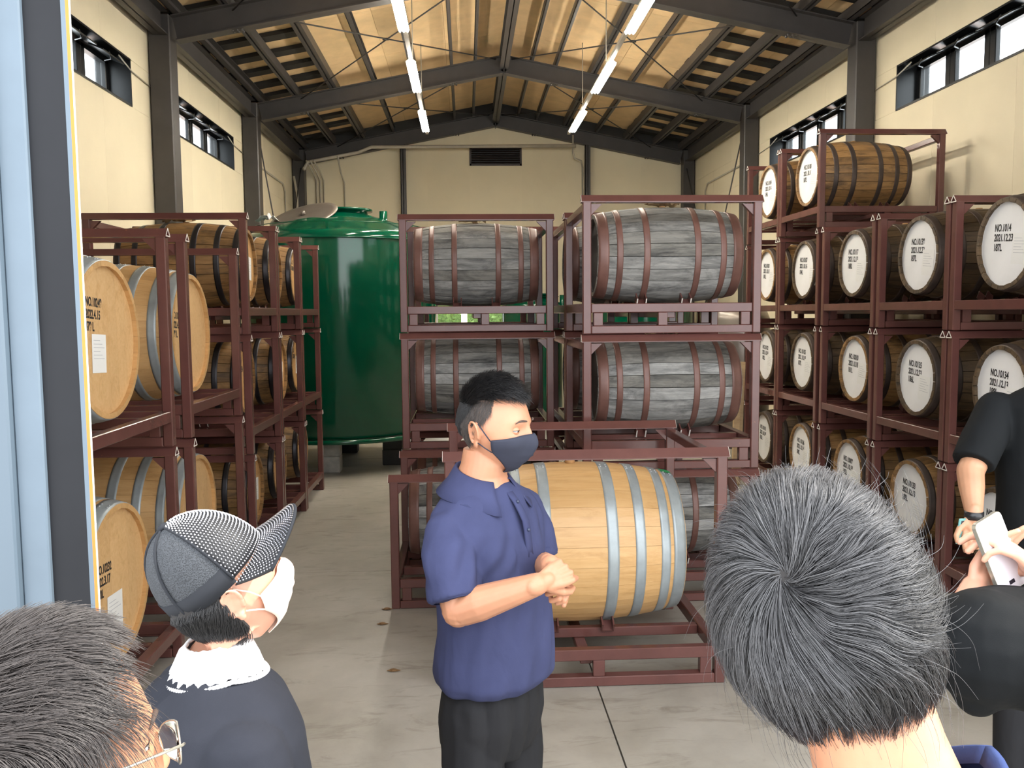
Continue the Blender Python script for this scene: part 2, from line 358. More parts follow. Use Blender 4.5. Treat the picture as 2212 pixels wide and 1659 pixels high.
# portal frames
YA, YB, YC = 9.33, 13.07, 16.72
def hbeam(mb, p0, p1, wdt, hgt, tf=.012):
    """H section between two points, top at the points"""
    p0, p1 = Vector(p0), Vector(p1); d = (p1-p0); L = d.length; d.normalize(); side = d.cross(Vector((0, 0, 1))).normalized(); up = side.cross(d)
    m = Matrix((side, d, up)).transposed().to_4x4(); m.translation = p0
    mb.box((-wdt/2, 0, -tf), (wdt/2, L, 0), 0, m); mb.box((-wdt/2, 0, -hgt), (wdt/2, L, -hgt+tf), 0, m); mb.box((-.006, 0, -hgt), (.006, L, 0), 0, m)
def portal(y, lab):
    r = tag(empty('portal_frame', (XM, y, 0)), lab, 'steel frame', kind='structure'); hw = (4.30+3.06)/2
    for s in (-1, 1):
        x0, x1 = sorted((s*hw, s*(hw+.225))); c = MB(); c.bbox((x0, 0, 0), (x1, .225, 5.05), .012); c.build('column', 'frame_paint', r)
        MB().box((x0-.04, -.04, 0), (x1+.04, .265, .02)).build('base_plate', 'frame_paint', r)
        b = MB(); hbeam(b, (0, .1125, ZE+.7256+.26), (s*hw, .1125, ZE+.26+.0), .15, .26); b.build('rafter', 'frame_paint', r)
        for bx in (.72, 2.95):
            z = ZE+.7256-bx*SL; q = MB()
            for k in range(4): q.tube([(s*(bx+k*.05), .08, z-.004), (s*(bx+k*.05), .08, z-.03)], .014, 6); q.tube([(s*(bx+k*.05), .145, z-.004), (s*(bx+k*.05), .145, z-.03)], .014, 6)
            q.build('bolts', 'frame_paint', r)['kind'] = 'stuff'
    MB().box((-.006, .04, ZE+.7256-.03), (.006, .185, ZE+.7256+.26)).build('ridge_plate', 'frame_paint', r)
for y, l in ((YA-3.69, 'steel portal frame above the visitors nearest the doorway'), (YA, 'nearest grey steel portal frame crossing the top of the picture'), (YB, 'middle grey steel portal frame in front of the hanging lamps'), (YC, 'far grey steel portal frame against the back wall')): portal(y, l)
# eave beams and wall posts
for s, x in ((-1, -3.06), (1, 4.30)):
    for y0, y1, wh in ((YA-3.46, YA, 'nearest'), (YA+.225, YB, 'middle'), (YB+.225, YC, 'farthest')):
        b = MB(); hbeam(b, (0, 0, 0), (0, y1-y0, 0), .15, .25); o = b.build('eave_beam', 'frame_paint', None, (x+s*.09, y0, 5.08))
        tag(o, '%s grey steel eave beam along the %s wall' % (wh, 'left' if s < 0 else 'right'), 'beam', kind='structure')
for x, l in ((-1.18, 'grey steel wall post left of the wall vent'), (2.42, 'grey steel wall post right of the wall vent')):
    p = MB(); p.box((-.05, 0, 0), (.05, .012, zr(x)+.02)); p.box((-.05, .14, 0), (.05, .152, zr(x)+.02)); p.box((-.006, 0, 0), (.006, .152, zr(x)+.02)); p.box((-.05, -.0, 0), (-.038, .15, zr(x)+.02))
    tag(p.build('wall_post', 'frame_paint', None, (x, YBK-.16, 0)), l, 'post', kind='structure')
# purlins run the length of the hall on top of the rafters
PU = [(-.79, .045, .10), (-.43, .045, .10), (.43, .045, .10), (.79, .045, .10), (1.36, .10, .12), (1.96, .06, .10), (2.56, .12, .12), (3.12, .10, .12), (3.62, .08, .12)]
PU = PU[:2]+[(-p[0], p[1], p[2]) for p in PU[4:]]+PU[2:]
for k, (dx, wd, hg) in enumerate(PU):
    z = ZE+.7256-abs(dx)*SL+.26; p = MB()
    if wd > .09: p.box((-wd/2, 0, 0), (-.012, YBK-YF, hg)); p.box((.012, 0, 0), (wd/2, YBK-YF, hg)); p.box((-.02, 0, .03), (.02, YBK-YF, hg))
    else: p.box((-wd/2, 0, 0), (wd/2, YBK-YF, .006)); p.box((-wd/2, 0, hg-.006), (wd/2, YBK-YF, hg)); p.box((-wd/2, 0, 0), (-wd/2+.008, YBK-YF, hg))
    o = p.build('roof_purlin', 'frame_paint', None, (XM+dx, YF, z))
    nth = sorted([abs(q[0]) for q in PU if q[0]*dx > 0]).index(abs(dx))
    tag(o, '%s steel purlin %s of the roof ridge' % (('first', 'second', 'third', 'fourth', 'fifth', 'sixth', 'seventh')[nth], 'left' if dx < 0 else 'right'), 'purlin', kind='structure')
rb = MB(); hbeam(rb, (0, 0, 0), (0, YBK-YF, 0), .13, .24); tag(rb.build('ridge_beam', 'frame_paint', None, (XM, YF, ZE+.7256+.30)), 'deep steel ridge beam down the middle of the roof', 'beam', kind='structure')
# diagonal brace rods under the roof
for s in (-1, 1):
    for i, (y0, y1) in enumerate(((YA-3.69, YA), (YA, YB), (YB, YC))):
        for k in (0, 1):
            a, b = (y0, y1) if k == 0 else (y1, y0)
            p0 = (XM+s*.12, a+.11, zr(XM)+.21); p1 = (XM+s*3.05, b+.11, zr(XM+3.05)+.21)
            r = MB().tube([p0, p1], .009, 6); r.tube([Vector(p0).lerp(Vector(p1), .5)-Vector((.02*s, 0, 0)), Vector(p0).lerp(Vector(p1), .5)+Vector((.06*s, 0, 0))], .017, 6)
            tag(r.build('brace_rod', 'frame_paint'), 'thin steel brace rod crossing the %s roof bay on the %s, running %s towards the eave' % (('nearest', 'middle', 'far')[i], 'left' if s < 0 else 'right', 'away' if k == 0 else 'back'), 'rod', kind='structure')
for s, x in ((-1, -3.12), (1, 4.36)):
    for k, (z0, z1) in enumerate(((0.2, 4.7), (4.7, .2))):
        tag(MB().tube([(x, YB+.25, z0), (x, YC, z1)], .011, 6).build('wall_brace', 'frame_paint'), 'steel wall brace rod in the far bay on the %s, %s' % ('left' if s < 0 else 'right', ('rising away', 'falling away')[k]), 'rod', kind='structure')
# conduits
def pipe(pts, r, lab):
    return tag(MB().tube(pts, r, 8).build('conduit', 'conduit'), lab, 'conduit')
pipe([(-3.0, YC-.35, 4.62), (-2.95, YC-.2, 4.78), (-2.0, YC-.2, 4.96), (-1.75, YC-.2, 5.06), (2.15, YC-.2, 5.09)], .032, 'long grey cable conduit crossing the back gable below the lamps')
pipe([(2.1, YC-.15, 5.3), (2.1, YC-.15, 4.97), (2.14, YC-.1, 4.87), (2.28, YC, 4.84), (2.33, YBK-.03, 4.75), (2.33, YBK-.03, 2.2)], .018, 'thin conduit hooking down right of the wall vent')
for k, x in enumerate((-2.87, -2.80, -2.73)): pipe([(x-.10, YC-.25, 4.80), (x-.02, YC-.05, 4.62), (x, YBK-.03, 4.50), (x, YBK-.03, 2.0)], .016, '%s of three thin conduits dropping behind the green tank' % ('leftmost', 'middle', 'rightmost')[k])
pipe([(-2.38, YC-.25, 4.88), (-2.35, YC-.1, 4.6), (-2.33, YBK-.03, 4.45), (-2.33, YBK-.03, 2.0)], .016, 'single thin conduit right of the three beside the back corner')
pipe([(-3.2, YC-.3, 4.5), (-3.15, YC-.3, 4.2), (-3.15, YC-.3, 2.0)], .022, 'bent conduit at the back left corner post')
for s, x in ((-1, XL+.02), (1, XR-.02)): pipe([(x, YB+.4, 4.28), (x, YC-.9, 4.27), (x, YC-.75, 4.15), (x, YC-.75, 3.2)], .014, 'wall conduit in the far bay of the %s wall' % ('left' if s < 0 else 'right'))
# lamps
def lamp_row(x, word):
    rl = tag(MB().box((-.022, 3.0, 0), (.022, 13.6, .04)).build('lamp_rail', 'conduit', None, (x, 0, 4.70)), 'pale cable rail carrying the %s row of ceiling lamps' % word, 'rail')
    for y in (4.0, 6.0, 8.0, 10.0, 12.0): MB().tube([(0, y, .03), (0, y, zr(x)-4.70+.3)], .006, 5).build('hanger', 'conduit', rl)
    for k, y in enumerate((7.34, 9.62, 11.92)):
        t = tag(empty('ceiling_lamp', (x, y, 4.70)), '%s lit linear lamp of the %s row' % (('nearest', 'middle', 'farthest')[k], word), 'lamp', 'lit linear lamps hanging in two rows')
        L = 1.25
        b = MB(); b.prism([(-.045, -.03), (-.02, 0), (.02, 0), (.045, -.03), (.040, -.034), (0, -.012), (-.040, -.034)], 1, 0, L); b.build('reflector', 'lamp_white', t)
        for s in (-1, 1): MB().tube([(s*.036, .02, -.042), (s*.036, L-.02, -.042)], .016, 10).build('tube', 'lamp_glow', t)
        for yy in (.0, L-.02): MB().prism([(-.052, -.035), (0, -.01), (.052, -.035), (.036, -.060), (.02, -.042), (0, -.060), (-.02, -.042), (-.036, -.060)], 1, yy, yy+.02).build('end_cap', 'lamp_glow', t)
lamp_row(-.57, 'left'); lamp_row(1.655, 'right')

# ------------------------------------------------------------------ racks
def rack_proto(LX, DY, H, inner):
    """steel cask rack frames; origin at its lower corner; open (no top side rail) at the +X side"""
    P = []
    pw = .054; post = MB().bbox((0, 0, 0), (pw, pw, H-.048), .005).mesh('post', 'rack_paint')
    for x in (0, LX-pw):
        for y in (0, DY-pw): P.append(('post', post, (x, y, 0)))
    a = MB(); w_, h_ = .031, .042      # roof-shaped angle rail with bare cut ends
    a.prism([(-w_, 0), (-w_+.009, 0), (0, h_-.012), (w_-.009, 0), (w_, 0), (0, h_)], 0, -.008, LX+.008)
    a.box((-.008, -w_, -.006), (LX+.008, w_, 0))
    for x in (-.0095, LX+.008):
        for q0, q1 in (((-w_, 0), (0, h_)), ((0, h_), (w_, 0)), ((w_, 0), (-w_, 0))):
            q0, q1 = Vector(q0), Vector(q1); d = (q1-q0).normalized(); nn = Vector((-d.y, d.x))*.003
            a.prism([tuple(q0-nn), tuple(q1-nn), tuple(q1+nn), tuple(q0+nn)], 0, x, x+.0015, 1)
    tr = a.mesh('top_rail', ['rack_paint', 'rack_edge'])
    for y in (pw/2, DY-pw/2): P.append(('top_rail', tr, (0, y, H-.048)))
    g = MB().prism([(0, 0), (.07, 0), (0, -.07)], 1, 0, .03).mesh('gusset', 'rack_paint')
    g2 = MB().prism([(0, 0), (-.07, 0), (0, -.07)], 1, 0, .03).mesh('gusset', 'rack_paint')
    for y in (.016, DY-.046): P.append(('gusset', g, (pw, y, H-.062))); P.append(('gusset', g2, (LX-pw, y, H-.062)))
    P.append(('side_rail', MB().bbox((0, pw, 0), (.05, DY-pw, .05), .004).mesh('side_rail', 'rack_paint'), (.006, 0, H-.105)))
    lo_ = MB().bbox((pw+.001, 0, 0), (LX-pw-.001, .06, .05), .004).mesh('bottom_rail', 'rack_paint')
    up = MB().bbox((pw+.001, 0, 0), (LX-pw-.001, .05, .058), .004).mesh('deck_beam', 'rack_paint')
    for y in (.001, DY-.061): P.append(('bottom_rail', lo_, (0, y, .002))); P.append(('deck_beam', up, (0, y+.005, .135)))
    sp = MB().bbox((-.03, 0, 0), (.03, .045, .083), .003).mesh('spacer', 'rack_paint')
    for x in (pw+.045, LX/2-.06, LX-pw-.045):
        for y in (.004, DY-.052): P.append(('spacer', sp, (x, y, .052)))
    yb = MB().bbox((0, pw, 0), (.055, DY-pw, .062), .004).mesh('end_beam', 'rack_paint')
    for x in (.003, LX-.058): P.append(('end_beam', yb, (x, 0, .133)))
    xi = MB().bbox((.06, -.025, 0), (LX-.06, .025, .052), .004).mesh('cradle_beam', 'rack_paint')
    for s in (-1, 1): P.append(('cradle_beam', xi, (0, DY/2+s*inner, .14)))
    ym = MB().bbox((-.03, .056, 0), (.03, DY-.056, .04), .004).mesh('cross_beam', 'rack_paint'); P.append(('cross_beam', ym, (LX/2, 0, .099)))
    for s in (-1, 1):
        c = MB(); m = Matrix.Rotation(R(-32*s), 4, 'X')
        for q in ((-.03, .025), (-.03, -.03), (.025, -.03)): pass
        c.box((-.034, -.035, -.022), (.034, .035, -.014), 0, m); c.box((-.034, -.035, -.022), (-.026, .035, .034), 0, m); c.box((.026, -.035, -.022), (.034, .035, .034), 0, m)
        c.box((-.034, -.036, -.022), (-.026, -.0345, .034), 1, m); c.box((.026, -.036, -.022), (.034, -.0345, .034), 1, m)
        cm = c.mesh('cradle', ['rack_paint', 'rack_edge'])
        for x in (-.15, .15): P.append(('cradle', cm, (LX/2+x, DY/2+s*inner*1.12, .215)))
    return P, LX
RACKS = {'small': rack_proto(1.15, .985, .8812, .20), 'big': rack_proto(1.42, 1.14, 1.1883, .235), 'front': rack_proto(1.42, 1.14, 1.224, .235)}
HS, HB = .8812, 1.1883
def rack(kind, x0, y0, z0, opens, label, group):
    """opens=+1: open towards +X; -1: the same rack turned round"""
    P, LX = RACKS[kind]; DY = .985 if kind == 'small' else 1.14
    r = tag(empty('cask_rack', (x0, y0, z0)), label, 'rack', group)
    if opens < 0: r.location = (x0+LX, y0+DY, z0); r.rotation_euler = (0, 0, math.pi)
    for n, me, loc in P: link(n, me, r, loc)
    return r

# ------------------------------------------------------------------ barrels
def barrel_proto(L, RB, RH, n):
    def rad(x): return RH+(RB-RH)*(1-(2*x/L)**2)**.92 if abs(2*x/L) < 1 else RH
    seg = 10; da = 2*math.pi/n; gap = (.0006 if RB > .4 else .0022)/RB; th = .024; b = MB(); vs = []; fs = []
    for i in range(seg+1):
        x = -L/2+L*i/seg; r = rad(x)
        for a, rr in ((-da/2+gap, r), (0, r*1.0006), (da/2-gap, r), (da/2-gap, r-th), (-da/2+gap, r-th)):
            vs.append((x, rr*math.sin(a), rr*math.cos(a)))
    for i in range(seg):
        for k in range(5): fs.append((i*5+k, i*5+(k+1) % 5, (i+1)*5+(k+1) % 5, (i+1)*5+k))
    fs.append(tuple(range(5))); fs.append(tuple(range(seg*5, seg*5+5)))
    b.add(vs, fs, 0, False)
    return rad, b, n
def hoop_mesh(rad, x0, x1, m):
    p = []; k = 4
    for i in range(k+1):
        x = x0+(x1-x0)*i/k; p.append((rad(x)+.0032, x))
    return MB().lathe([(rad(x0)-.004, x0)]+p+[(rad(x1)-.004, x1)], 'X', 40).mesh('hoop', m)
TYPES = {}
def btype(name, L, RB, RH, n, stave, hoopm, hoops, headm, chime, boards=0, chimem=None):
    rad, b, n = barrel_proto(L, RB, RH, n)
    st = b.mesh('stave', stave)
    hs = [hoop_mesh(rad, x0, x1, hoopm) for x0, x1 in hoops]
    rh = rad(L/2)-(.014 if 'white' in name else .020)
    if boards:
        hd = []; wd = 2*rh/boards
        for i in range(boards):
            y0, y1 = -rh+i*wd+.0006, -rh+(i+1)*wd-.0006; pts = []
            for k in range(9): y = y0+(y1-y0)*k/8; pts.append((y, math.sqrt(max(0, rh*rh-y*y))))
            pts += [(y, -z) for y, z in pts[::-1]]
            q = []
            for p in pts:
                if not q or (abs(p[0]-q[-1][0])+abs(p[1]-q[-1][1])) > 1e-5: q.append(p)
            # board grain along local X: swap by building in (z,y) then rotating at placement
            hd.append(MB().prism(q, 0, -.008, .008).mesh('head_board', headm))
    else:
        pr = []
        for k in range(48):
            a = 2*math.pi*k/48; rr = rh*(1+(.012*math.sin(k*2.3) if 'white' in name else 0)-.004); pr.append((rr*math.cos(a), rr*math.sin(a)))
        hd = MB().prism(pr, 0, -.008, .008).mesh('head', headm)
    back = MB().lathe([(0, 0), (rh+.002, 0), (rh+.002, .012), (0, .012)], 'X', 32, 0, (0, 0, 0), smooth=False).mesh('head', headm if not boards else headm)
    TYPES[name] = dict(L=L, RB=RB, RH=RH, n=n, st=st, hs=hs, hd=hd, back=back, rh=rh, boards=boards, rad=rad, hoops=hoops)
S = .90
hs6 = lambda L, ws: [(-L/2+.004, -L/2+.052), (-L*.345, -L*.345+.042), (-L*.165, -L*.165+.044), (L*.165-.044, L*.165), (L*.345-.042, L*.345), (L/2-.052, L/2-.004)]
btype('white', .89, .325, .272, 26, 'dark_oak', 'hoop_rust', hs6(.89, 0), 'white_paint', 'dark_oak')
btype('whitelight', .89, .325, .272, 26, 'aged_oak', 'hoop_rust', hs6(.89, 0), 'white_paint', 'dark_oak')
btype('tan', .92, .325, .275, 26, 'aged_oak', 'hoop_dark', hs6(.92, 0), 'tan_head', 'tan_head')
btype('grey', .975, .328, .278, 24, 'grey_oak', 'hoop_brown', [(-.484, -.415), (-.365, -.325), (-.19, -.148), (.148, .19), (.325, .365), (.415, .484)], 'black_head', 'grey_oak')
btype('pale', 1.15, .445, .375, 26, 'new_oak', 'hoop_zinc', [(-.572, -.505), (-.485, -.435), (-.35, -.295), (-.205, -.145), (.145, .205), (.295, .35), (.435, .485), (.505, .572)], 'new_oak_head', 'new_oak', 7)
def text_mesh(s, size, name='stencil'):
    cu = bpy.data.curves.new(name, 'FONT'); cu.body = s; cu.size = size; cu.extrude = .0004; cu.space_line = .98; cu.offset = size*.03
    o = bpy.data.objects.new(name, cu); C.objects.link(o); bpy.context.view_layer.update()
    me = bpy.data.meshes.new_from_object(o.evaluated_get(bpy.context.evaluated_depsgraph_get())); bpy.data.objects.remove(o); bpy.data.curves.remove(cu)
    me.materials.clear(); me.materials.append(mat('ink')); return me
PAPER = MB(); PAPER.box((0, 0, 0), (.15, .18, .0008)); PAPER = PAPER.mesh('paper', 'paper')
PPR = MB()
for i in range(6): PPR.box((.015, .150-i*.017, .0009), (.015+.07+.045*((i*7) % 3)/2, .1522-i*.017, .0012))
PPR = PPR.mesh('print', 'paper_print')
def barrel(kind, c, face, label, group, text=None, paper=None, textpos=(-.12, .09), tsize=.07, rot=None, bung=True, lite=False, psc=1.0):
    T = TYPES[kind]; r = tag(empty('barrel', c), label, 'barrel', group); n = T['n']
    off = random.uniform(0, .2) if rot is None else rot
    for k in range(n):
        a = 2*math.pi*(k+off)/n; link('stave', T['st'], r, mtx=Matrix.Rotation(a, 4, 'X') @ Matrix.Translation((0, 0, random.uniform(-1, 1)*(.0003 if kind == 'pale' else .0018))))
    for i, hme in enumerate(T['hs']):
        hp = link('hoop', hme, r)
        if kind == 'pale':
            x0, x1 = T['hoops'][i]; q = MB()
            for dx in (.25, .75):
                for a in (-.035, .035): x = x0+(x1-x0)*dx; q.sphere((x, (T['rad'](x)+.004)*math.sin(a-.15), (T['rad'](x)+.004)*math.cos(a-.15)), (.006, .006, .004), 4)
            q.build('rivets', 'zinc', hp)
    s = face; hx = s*(T['L']/2-.032)
    if T['boards']:
        h = bpy.data.objects.new('head', None); C.objects.link(h); h.parent = r; h.location = (hx, 0, 0); h.rotation_euler = (R(7), 0, 0)
        h = link('head', T['back'], r, mtx=Matrix.Translation((hx-s*.02-(.012 if s > 0 else 0), 0, 0))); 
        for me in T['hd']:
            o = link('head_board', me, h, (s*.02+(.012 if s > 0 else 0), 0, 0))
    else: h = link('head', T['hd'], r, (hx, 0, 0))
    link('head', T['back'], r, mtx=Matrix.Translation((-hx-(0 if s < 0 else 0), 0, 0)))
    bx = bpy.data.objects.get('head') and [o for o in C.objects if o.name == 'head' and o.parent is None]
    fr = Matrix(((0, 0, s, 0), (s, 0, 0, 0), (0, 1, 0, 0), (0, 0, 0, 1)))      # text plane: local x -> +-Y, y -> Z, z -> +-X
    hl = hx if not T['boards'] else hx
    sx = s*.0086+hx-h.location.x
    if text:
        tm = Matrix.Translation((sx, 0, 0)) @ fr @ Matrix.Translation((textpos[0], textpos[1], 0)) @ Matrix.Rotation(R(-4), 4, 'Z') @ Matrix.Diagonal((.68, 1, 1, 1))
        link('stencil', text_mesh(text, tsize), h, mtx=tm)
    if paper:
        pm = Matrix.Translation((sx+s*.001, 0, 0)) @ fr @ Matrix.Translation((paper[0], paper[1], 0)) @ Matrix.Rotation(R(paper[2] if len(paper) > 2 else -5), 4, 'Z') @ Matrix.Scale(psc, 4)
        p = link('paper', PAPER, h, mtx=pm)
        link('print', PPR, h, mtx=pm @ Matrix.Translation((0, 0, .0002)))
    if bung:
        if kind == 'pale': MB().lathe([(0, -.012), (.026, -.012), (.029, .03), (.027, .034), (0, .034)], 'Z', 16, 0, (0, 0, T['RB'])).build('bung', 'cork_wood', r)
        else:
            q = MB().lathe([(0, -.005), (.022, -.005), (.022, .008), (0, .008)], 'Z', 12, 0, (0, 0, T['RB'])); q.build('bung', 'cork_wood', r)
    return r
def rag(c, lab):
    """scrap of sacking folded over a bung"""
    b = MB(); n = 9; vs = []; fs = []
    for i in range(n):
        for j in range(n):
            x = (i/(n-1)-.5)*.22; y = (j/(n-1)-.5)*.13
            vs.append((x, y, .016+.035*noise.noise(Vector((x*26+c[0]*9, y*25, c[2])))+.045*max(0, 1-abs(x+.03)/.05)*max(0, 1-abs(y)/.05)))
    for i in range(n-1):
        for j in range(n-1): fs.append((i*n+j, (i+1)*n+j, (i+1)*n+j+1, i*n+j+1))
    b.add(vs, fs, 0, True); o = b.build('sacking', 'sack', None, c); so_ = o.modifiers.new('s', 'SOLIDIFY'); so_.thickness = .003
    tag(o, lab, 'cloth')
TN = ('bottom', 'second', 'third', 'top')
ORD = ('nearest', 'second', 'third', 'fourth', 'farthest')
# right-hand stacks (heads face the aisle, -X)
RX0 = 3.18; RY = [4.47, 5.475, 6.50, 7.56, 8.56]
RT = {(0, 2): ('NO.1014', '2021.12.23', '187L'), (0, 1): ('NO.10134', '2021.12.13', '188L'),
      (1, 2): ('NO.10139', '2021.12.23', '187L'), (1, 1): ('NO.10135', '2021.12.23', '186L'), (1, 0): ('NO.10133', '2021.12.13', '188L'),
      (2, 2): ('NO.10117', '2021.12.13', '188L'), (2, 1): ('NO.10010', '2021.10.18', '181L'), (2, 0): ('NO.10009', '2021.10.18', '182L'),
      (3, 3): ('NO.10108', '2021.10.16', '187L'), (3, 2): ('NO.10107', '2021.10.16', '184L'), (3, 1): ('NO.10105', '2021.10.18', '187L'), (3, 0): ('NO.10106', '2021.10.16', '188L'),
      (4, 3): ('NO.10104', '2021.10.16', '184L'), (4, 2): ('NO.10103', '2021.10.18', '181L'), (4, 1): ('NO.10102', '2021.10.18', '182L'), (4, 0): ('NO.10101', '2021.10.18', '183L')}
for i, y0 in enumerate(RY):
    for k in range(4 if i in (3, 4) else 3):
        t = RT.get((i, k)); nm = t[0] if t else None
        rack('small', RX0, y0, k*HS, -1, 'brown steel cask rack, %s tier of the %s stack along the right wall' % (TN[k], ORD[i]), 'cask racks stacked along the right wall')
        T = '\n'.join(t) if t else 'NO.10131\n2021.12.13\n188L'
        lit = (i, k) in ((3, 3), (4, 3), (2, 1), (2, 0), (1, 0), (4, 2), (3, 0))  # barrels given the lighter aged oak staves
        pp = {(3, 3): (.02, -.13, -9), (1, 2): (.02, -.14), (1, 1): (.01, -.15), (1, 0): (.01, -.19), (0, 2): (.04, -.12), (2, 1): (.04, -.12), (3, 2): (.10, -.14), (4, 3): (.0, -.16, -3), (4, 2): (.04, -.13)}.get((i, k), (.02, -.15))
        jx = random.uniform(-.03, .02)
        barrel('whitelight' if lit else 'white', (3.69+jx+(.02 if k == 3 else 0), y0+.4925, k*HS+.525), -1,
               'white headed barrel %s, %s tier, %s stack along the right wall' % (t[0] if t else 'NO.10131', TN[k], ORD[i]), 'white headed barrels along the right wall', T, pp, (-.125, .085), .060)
# left-hand small stacks (heads face the aisle, +X)
LY = [6.255, 7.26, 8.265]
for i, y0 in enumerate(LY):
    for k in range(3):
        rack('small', -2.72, y0, k*HS, 1, 'brown steel cask rack, %s tier of the %s small stack on the left' % (TN[k], ('nearest', 'middle', 'farthest')[i]), 'small cask racks stacked on the left')
        barrel('tan', (-2.16+random.uniform(-.03, .03), y0+.4925, k*HS+.525), 1, 'aged black-hooped oak barrel, %s tier of the %s small stack on the left' % (TN[k], ('nearest', 'middle', 'farthest')[i]),
               'aged oak barrels on the left', 'NO\nOSEN', (.0, -.10), (-.12, .12), .06)
# left-hand big racks
BY = [3.60, 5.005]
BT = {(0, 1): 'NO.10249\n2022.4.15\n479 L', (0, 0): 'NO.10232\n2022.3.17\n480L', (1, 1): 'NO.10248\n2022.4.15\n479 L', (1, 0): 'NO.10374\n2022.5.15\n478L'}
for i, y0 in enumerate(BY):
    for k in range(2):
        rack('big', -1.606-1.42, y0, k*HB, 1, 'brown steel rack for large casks, %s tier of the %s large stack on the left' % (('lower', 'upper')[k], ('nearer', 'farther')[i]), 'large cask racks on the left')
        tp, pp, ps = {(0, 1): ((-.185, .165), (-.145, -.147, -3), 1.0), (0, 0): ((-.215, .085), (-.12, -.255, -3), 1.15), (1, 1): ((-.30, .10), (-.19, -.165, -3), .9), (1, 0): ((-.17, -.01), (-.1, -.25, -3), .9)}[(i, k)]
        barrel('pale', (-2.335 if i else -2.27, y0+.57-(.035 if i == 0 else 0), k*HB+(.60 if k else .618)), 1, 'large pale oak cask %s, %s tier of the %s large left stack' % (BT[(i, k)].split('\n')[0], ('lower', 'upper')[k], ('nearer', 'farther')[i]),
               'large pale oak casks', BT[(i, k)], pp, tp, .058, psc=ps)
# centre stacks
CRX, CLX = .742, -.49
for j, y0 in enumerate((5.372, 6.385)):
    for k in range(3):
        rack('small', CRX, y0, k*HS, 1, 'brown steel cask rack, %s tier of the %s centre right stack' % (TN[k], ('front', 'rear')[j]), 'cask racks stacked in the centre')
        if j == 0 or k: barrel('grey', (1.36 if j == 0 else 1.30, y0+.4925, k*HS+.525), -1, 'weathered grey barrel with brown hoops, %s tier of the %s centre right stack' % (TN[k], ('front', 'rear')[j]), 'weathered grey barrels in the centre', rot=random.random())
for j, y0 in enumerate((6.385, 7.39)):
    for k in range(3):
        rack('small', CLX, y0, k*HS, -1, 'brown steel cask rack, %s tier of the %s centre left stack' % (TN[k], ('front', 'rear')[j]), 'cask racks stacked in the centre')
        if j == 0 or k == 2: barrel('grey', (.085, y0+.4925, k*HS+.525), -1, 'weathered grey barrel with brown hoops, %s tier of the %s centre left stack' % (TN[k], ('front', 'rear')[j]), 'weathered grey barrels in the centre', rot=random.random())
rack('small', -.503, 5.372, 0, -1, 'single brown steel cask rack on the floor behind the person in blue', 'cask racks stacked in the centre')
barrel('grey', (.085, 5.864, .525), -1, 'weathered grey barrel with brown hoops in the single floor rack behind the person in blue', 'weathered grey barrels in the centre')
# front rack with the new cask
rack('front', -.117, 4.145, 0, -1, 'brown steel rack on the floor holding the new pale cask', 'large cask racks in front')
fb = barrel('pale', (.575, 4.715, .61), -1, 'large new pale oak cask with galvanised hoops in the rack beside the person in blue', 'large new cask', rot=.3)
gl = MB().lathe([(TYPES['pale']['rad'](.51)+.006, .508), (TYPES['pale']['rad'](.56)+.006, .565)], 'X', 6, 0, (0, 0, 0), R(84), R(97)); o = gl.build('green_label', 'green_label', fb); o['label'] = 'green sticker'
for x, y, z, l in ((1.36, 5.864, 3*HS-.03, 'upper'), (1.36, 5.864, 2*HS-.03, 'lower')): rag((x, y, z-HS+.525+.328+.03-.01 if False else (2 if l == 'upper' else 1)*HS+.525+.336), 'scrap of sacking on top of the %s grey barrel, centre right' % l)
rag((.06, 6.877, 2*HS+.525+.336), 'scrap of sacking on top of the grey barrel, centre left')
rag((-2.2, 6.75, 2*HS+.525+.333), 'scrap of sacking on top of the aged barrel, upper left')
# ------------------------------------------------------------------ tanks
def tank(c, rr, zb, zs, zt, lab, lid=True):
    t = tag(empty('storage_tank', (c[0], c[1], 0)), lab, 'tank'); pr = [(0, zb), (rr-.05, zb), (rr, zb+.05), (rr, zs)]
    for k in range(1, 7): a = k/6*R(75); pr.append((rr-.11+.11*math.cos(a), zs+.11*math.sin(a)))
    pr += [(rr*.62, zs+.11+(zt-zs-.11)*.52), (.34, zt-.01), (.30, zt)]
    MB().lathe(pr, 'Z', 72).build('shell', 'green_paint', t)
    MB().lathe([(rr+.0, zs-.008), (rr+.022, zs-.008), (rr+.022, zs+.01), (rr, zs+.01)], 'Z', 72).build('shoulder_band', 'green_paint', t)
    MB().lathe([(rr-.02, zb-.03), (rr+.03, zb-.03), (rr+.03, zb+.02), (rr, zb+.02)], 'Z', 72).build('base_band', 'green_paint', t)
    mx = .08; MB().lathe([(.27, zt-.12), (.27, zt+.02), (.33, zt+.02), (.33, zt+.045), (.25, zt+.045), (.25, zt-.1)], 'Z', 40, 0, (mx, -.05, 0)).build('manway', 'green_paint', t)
    MB().lathe([(0, zt+.04), (.05, zt+.04), (.05, zt-.15)], 'Z', 16, 0, (.55, -.1, -.02)).build('nozzle', 'green_paint', t)
    rl = MB()
    rp = [((rr*.90)*math.cos(a*math.pi/24), (rr*.90)*math.sin(a*math.pi/24), zs+.19) for a in range(-30, 31)]
    rl.tube(rp, .006, 6, 0, False); rl.build('rim_wire', 'green_paint', t)
    q = MB()
    for a in range(-28, 31, 8): q.box((-.015, -.015, zs+.10), (.015, .015, zs+.19), 0, Matrix.Translation(((rr*.90)*math.cos(a*math.pi/24), (rr*.90)*math.sin(a*math.pi/24), 0)))
    q.build('rim_posts', 'green_paint', t)
    return t
TX, TY = -1.575, 11.0
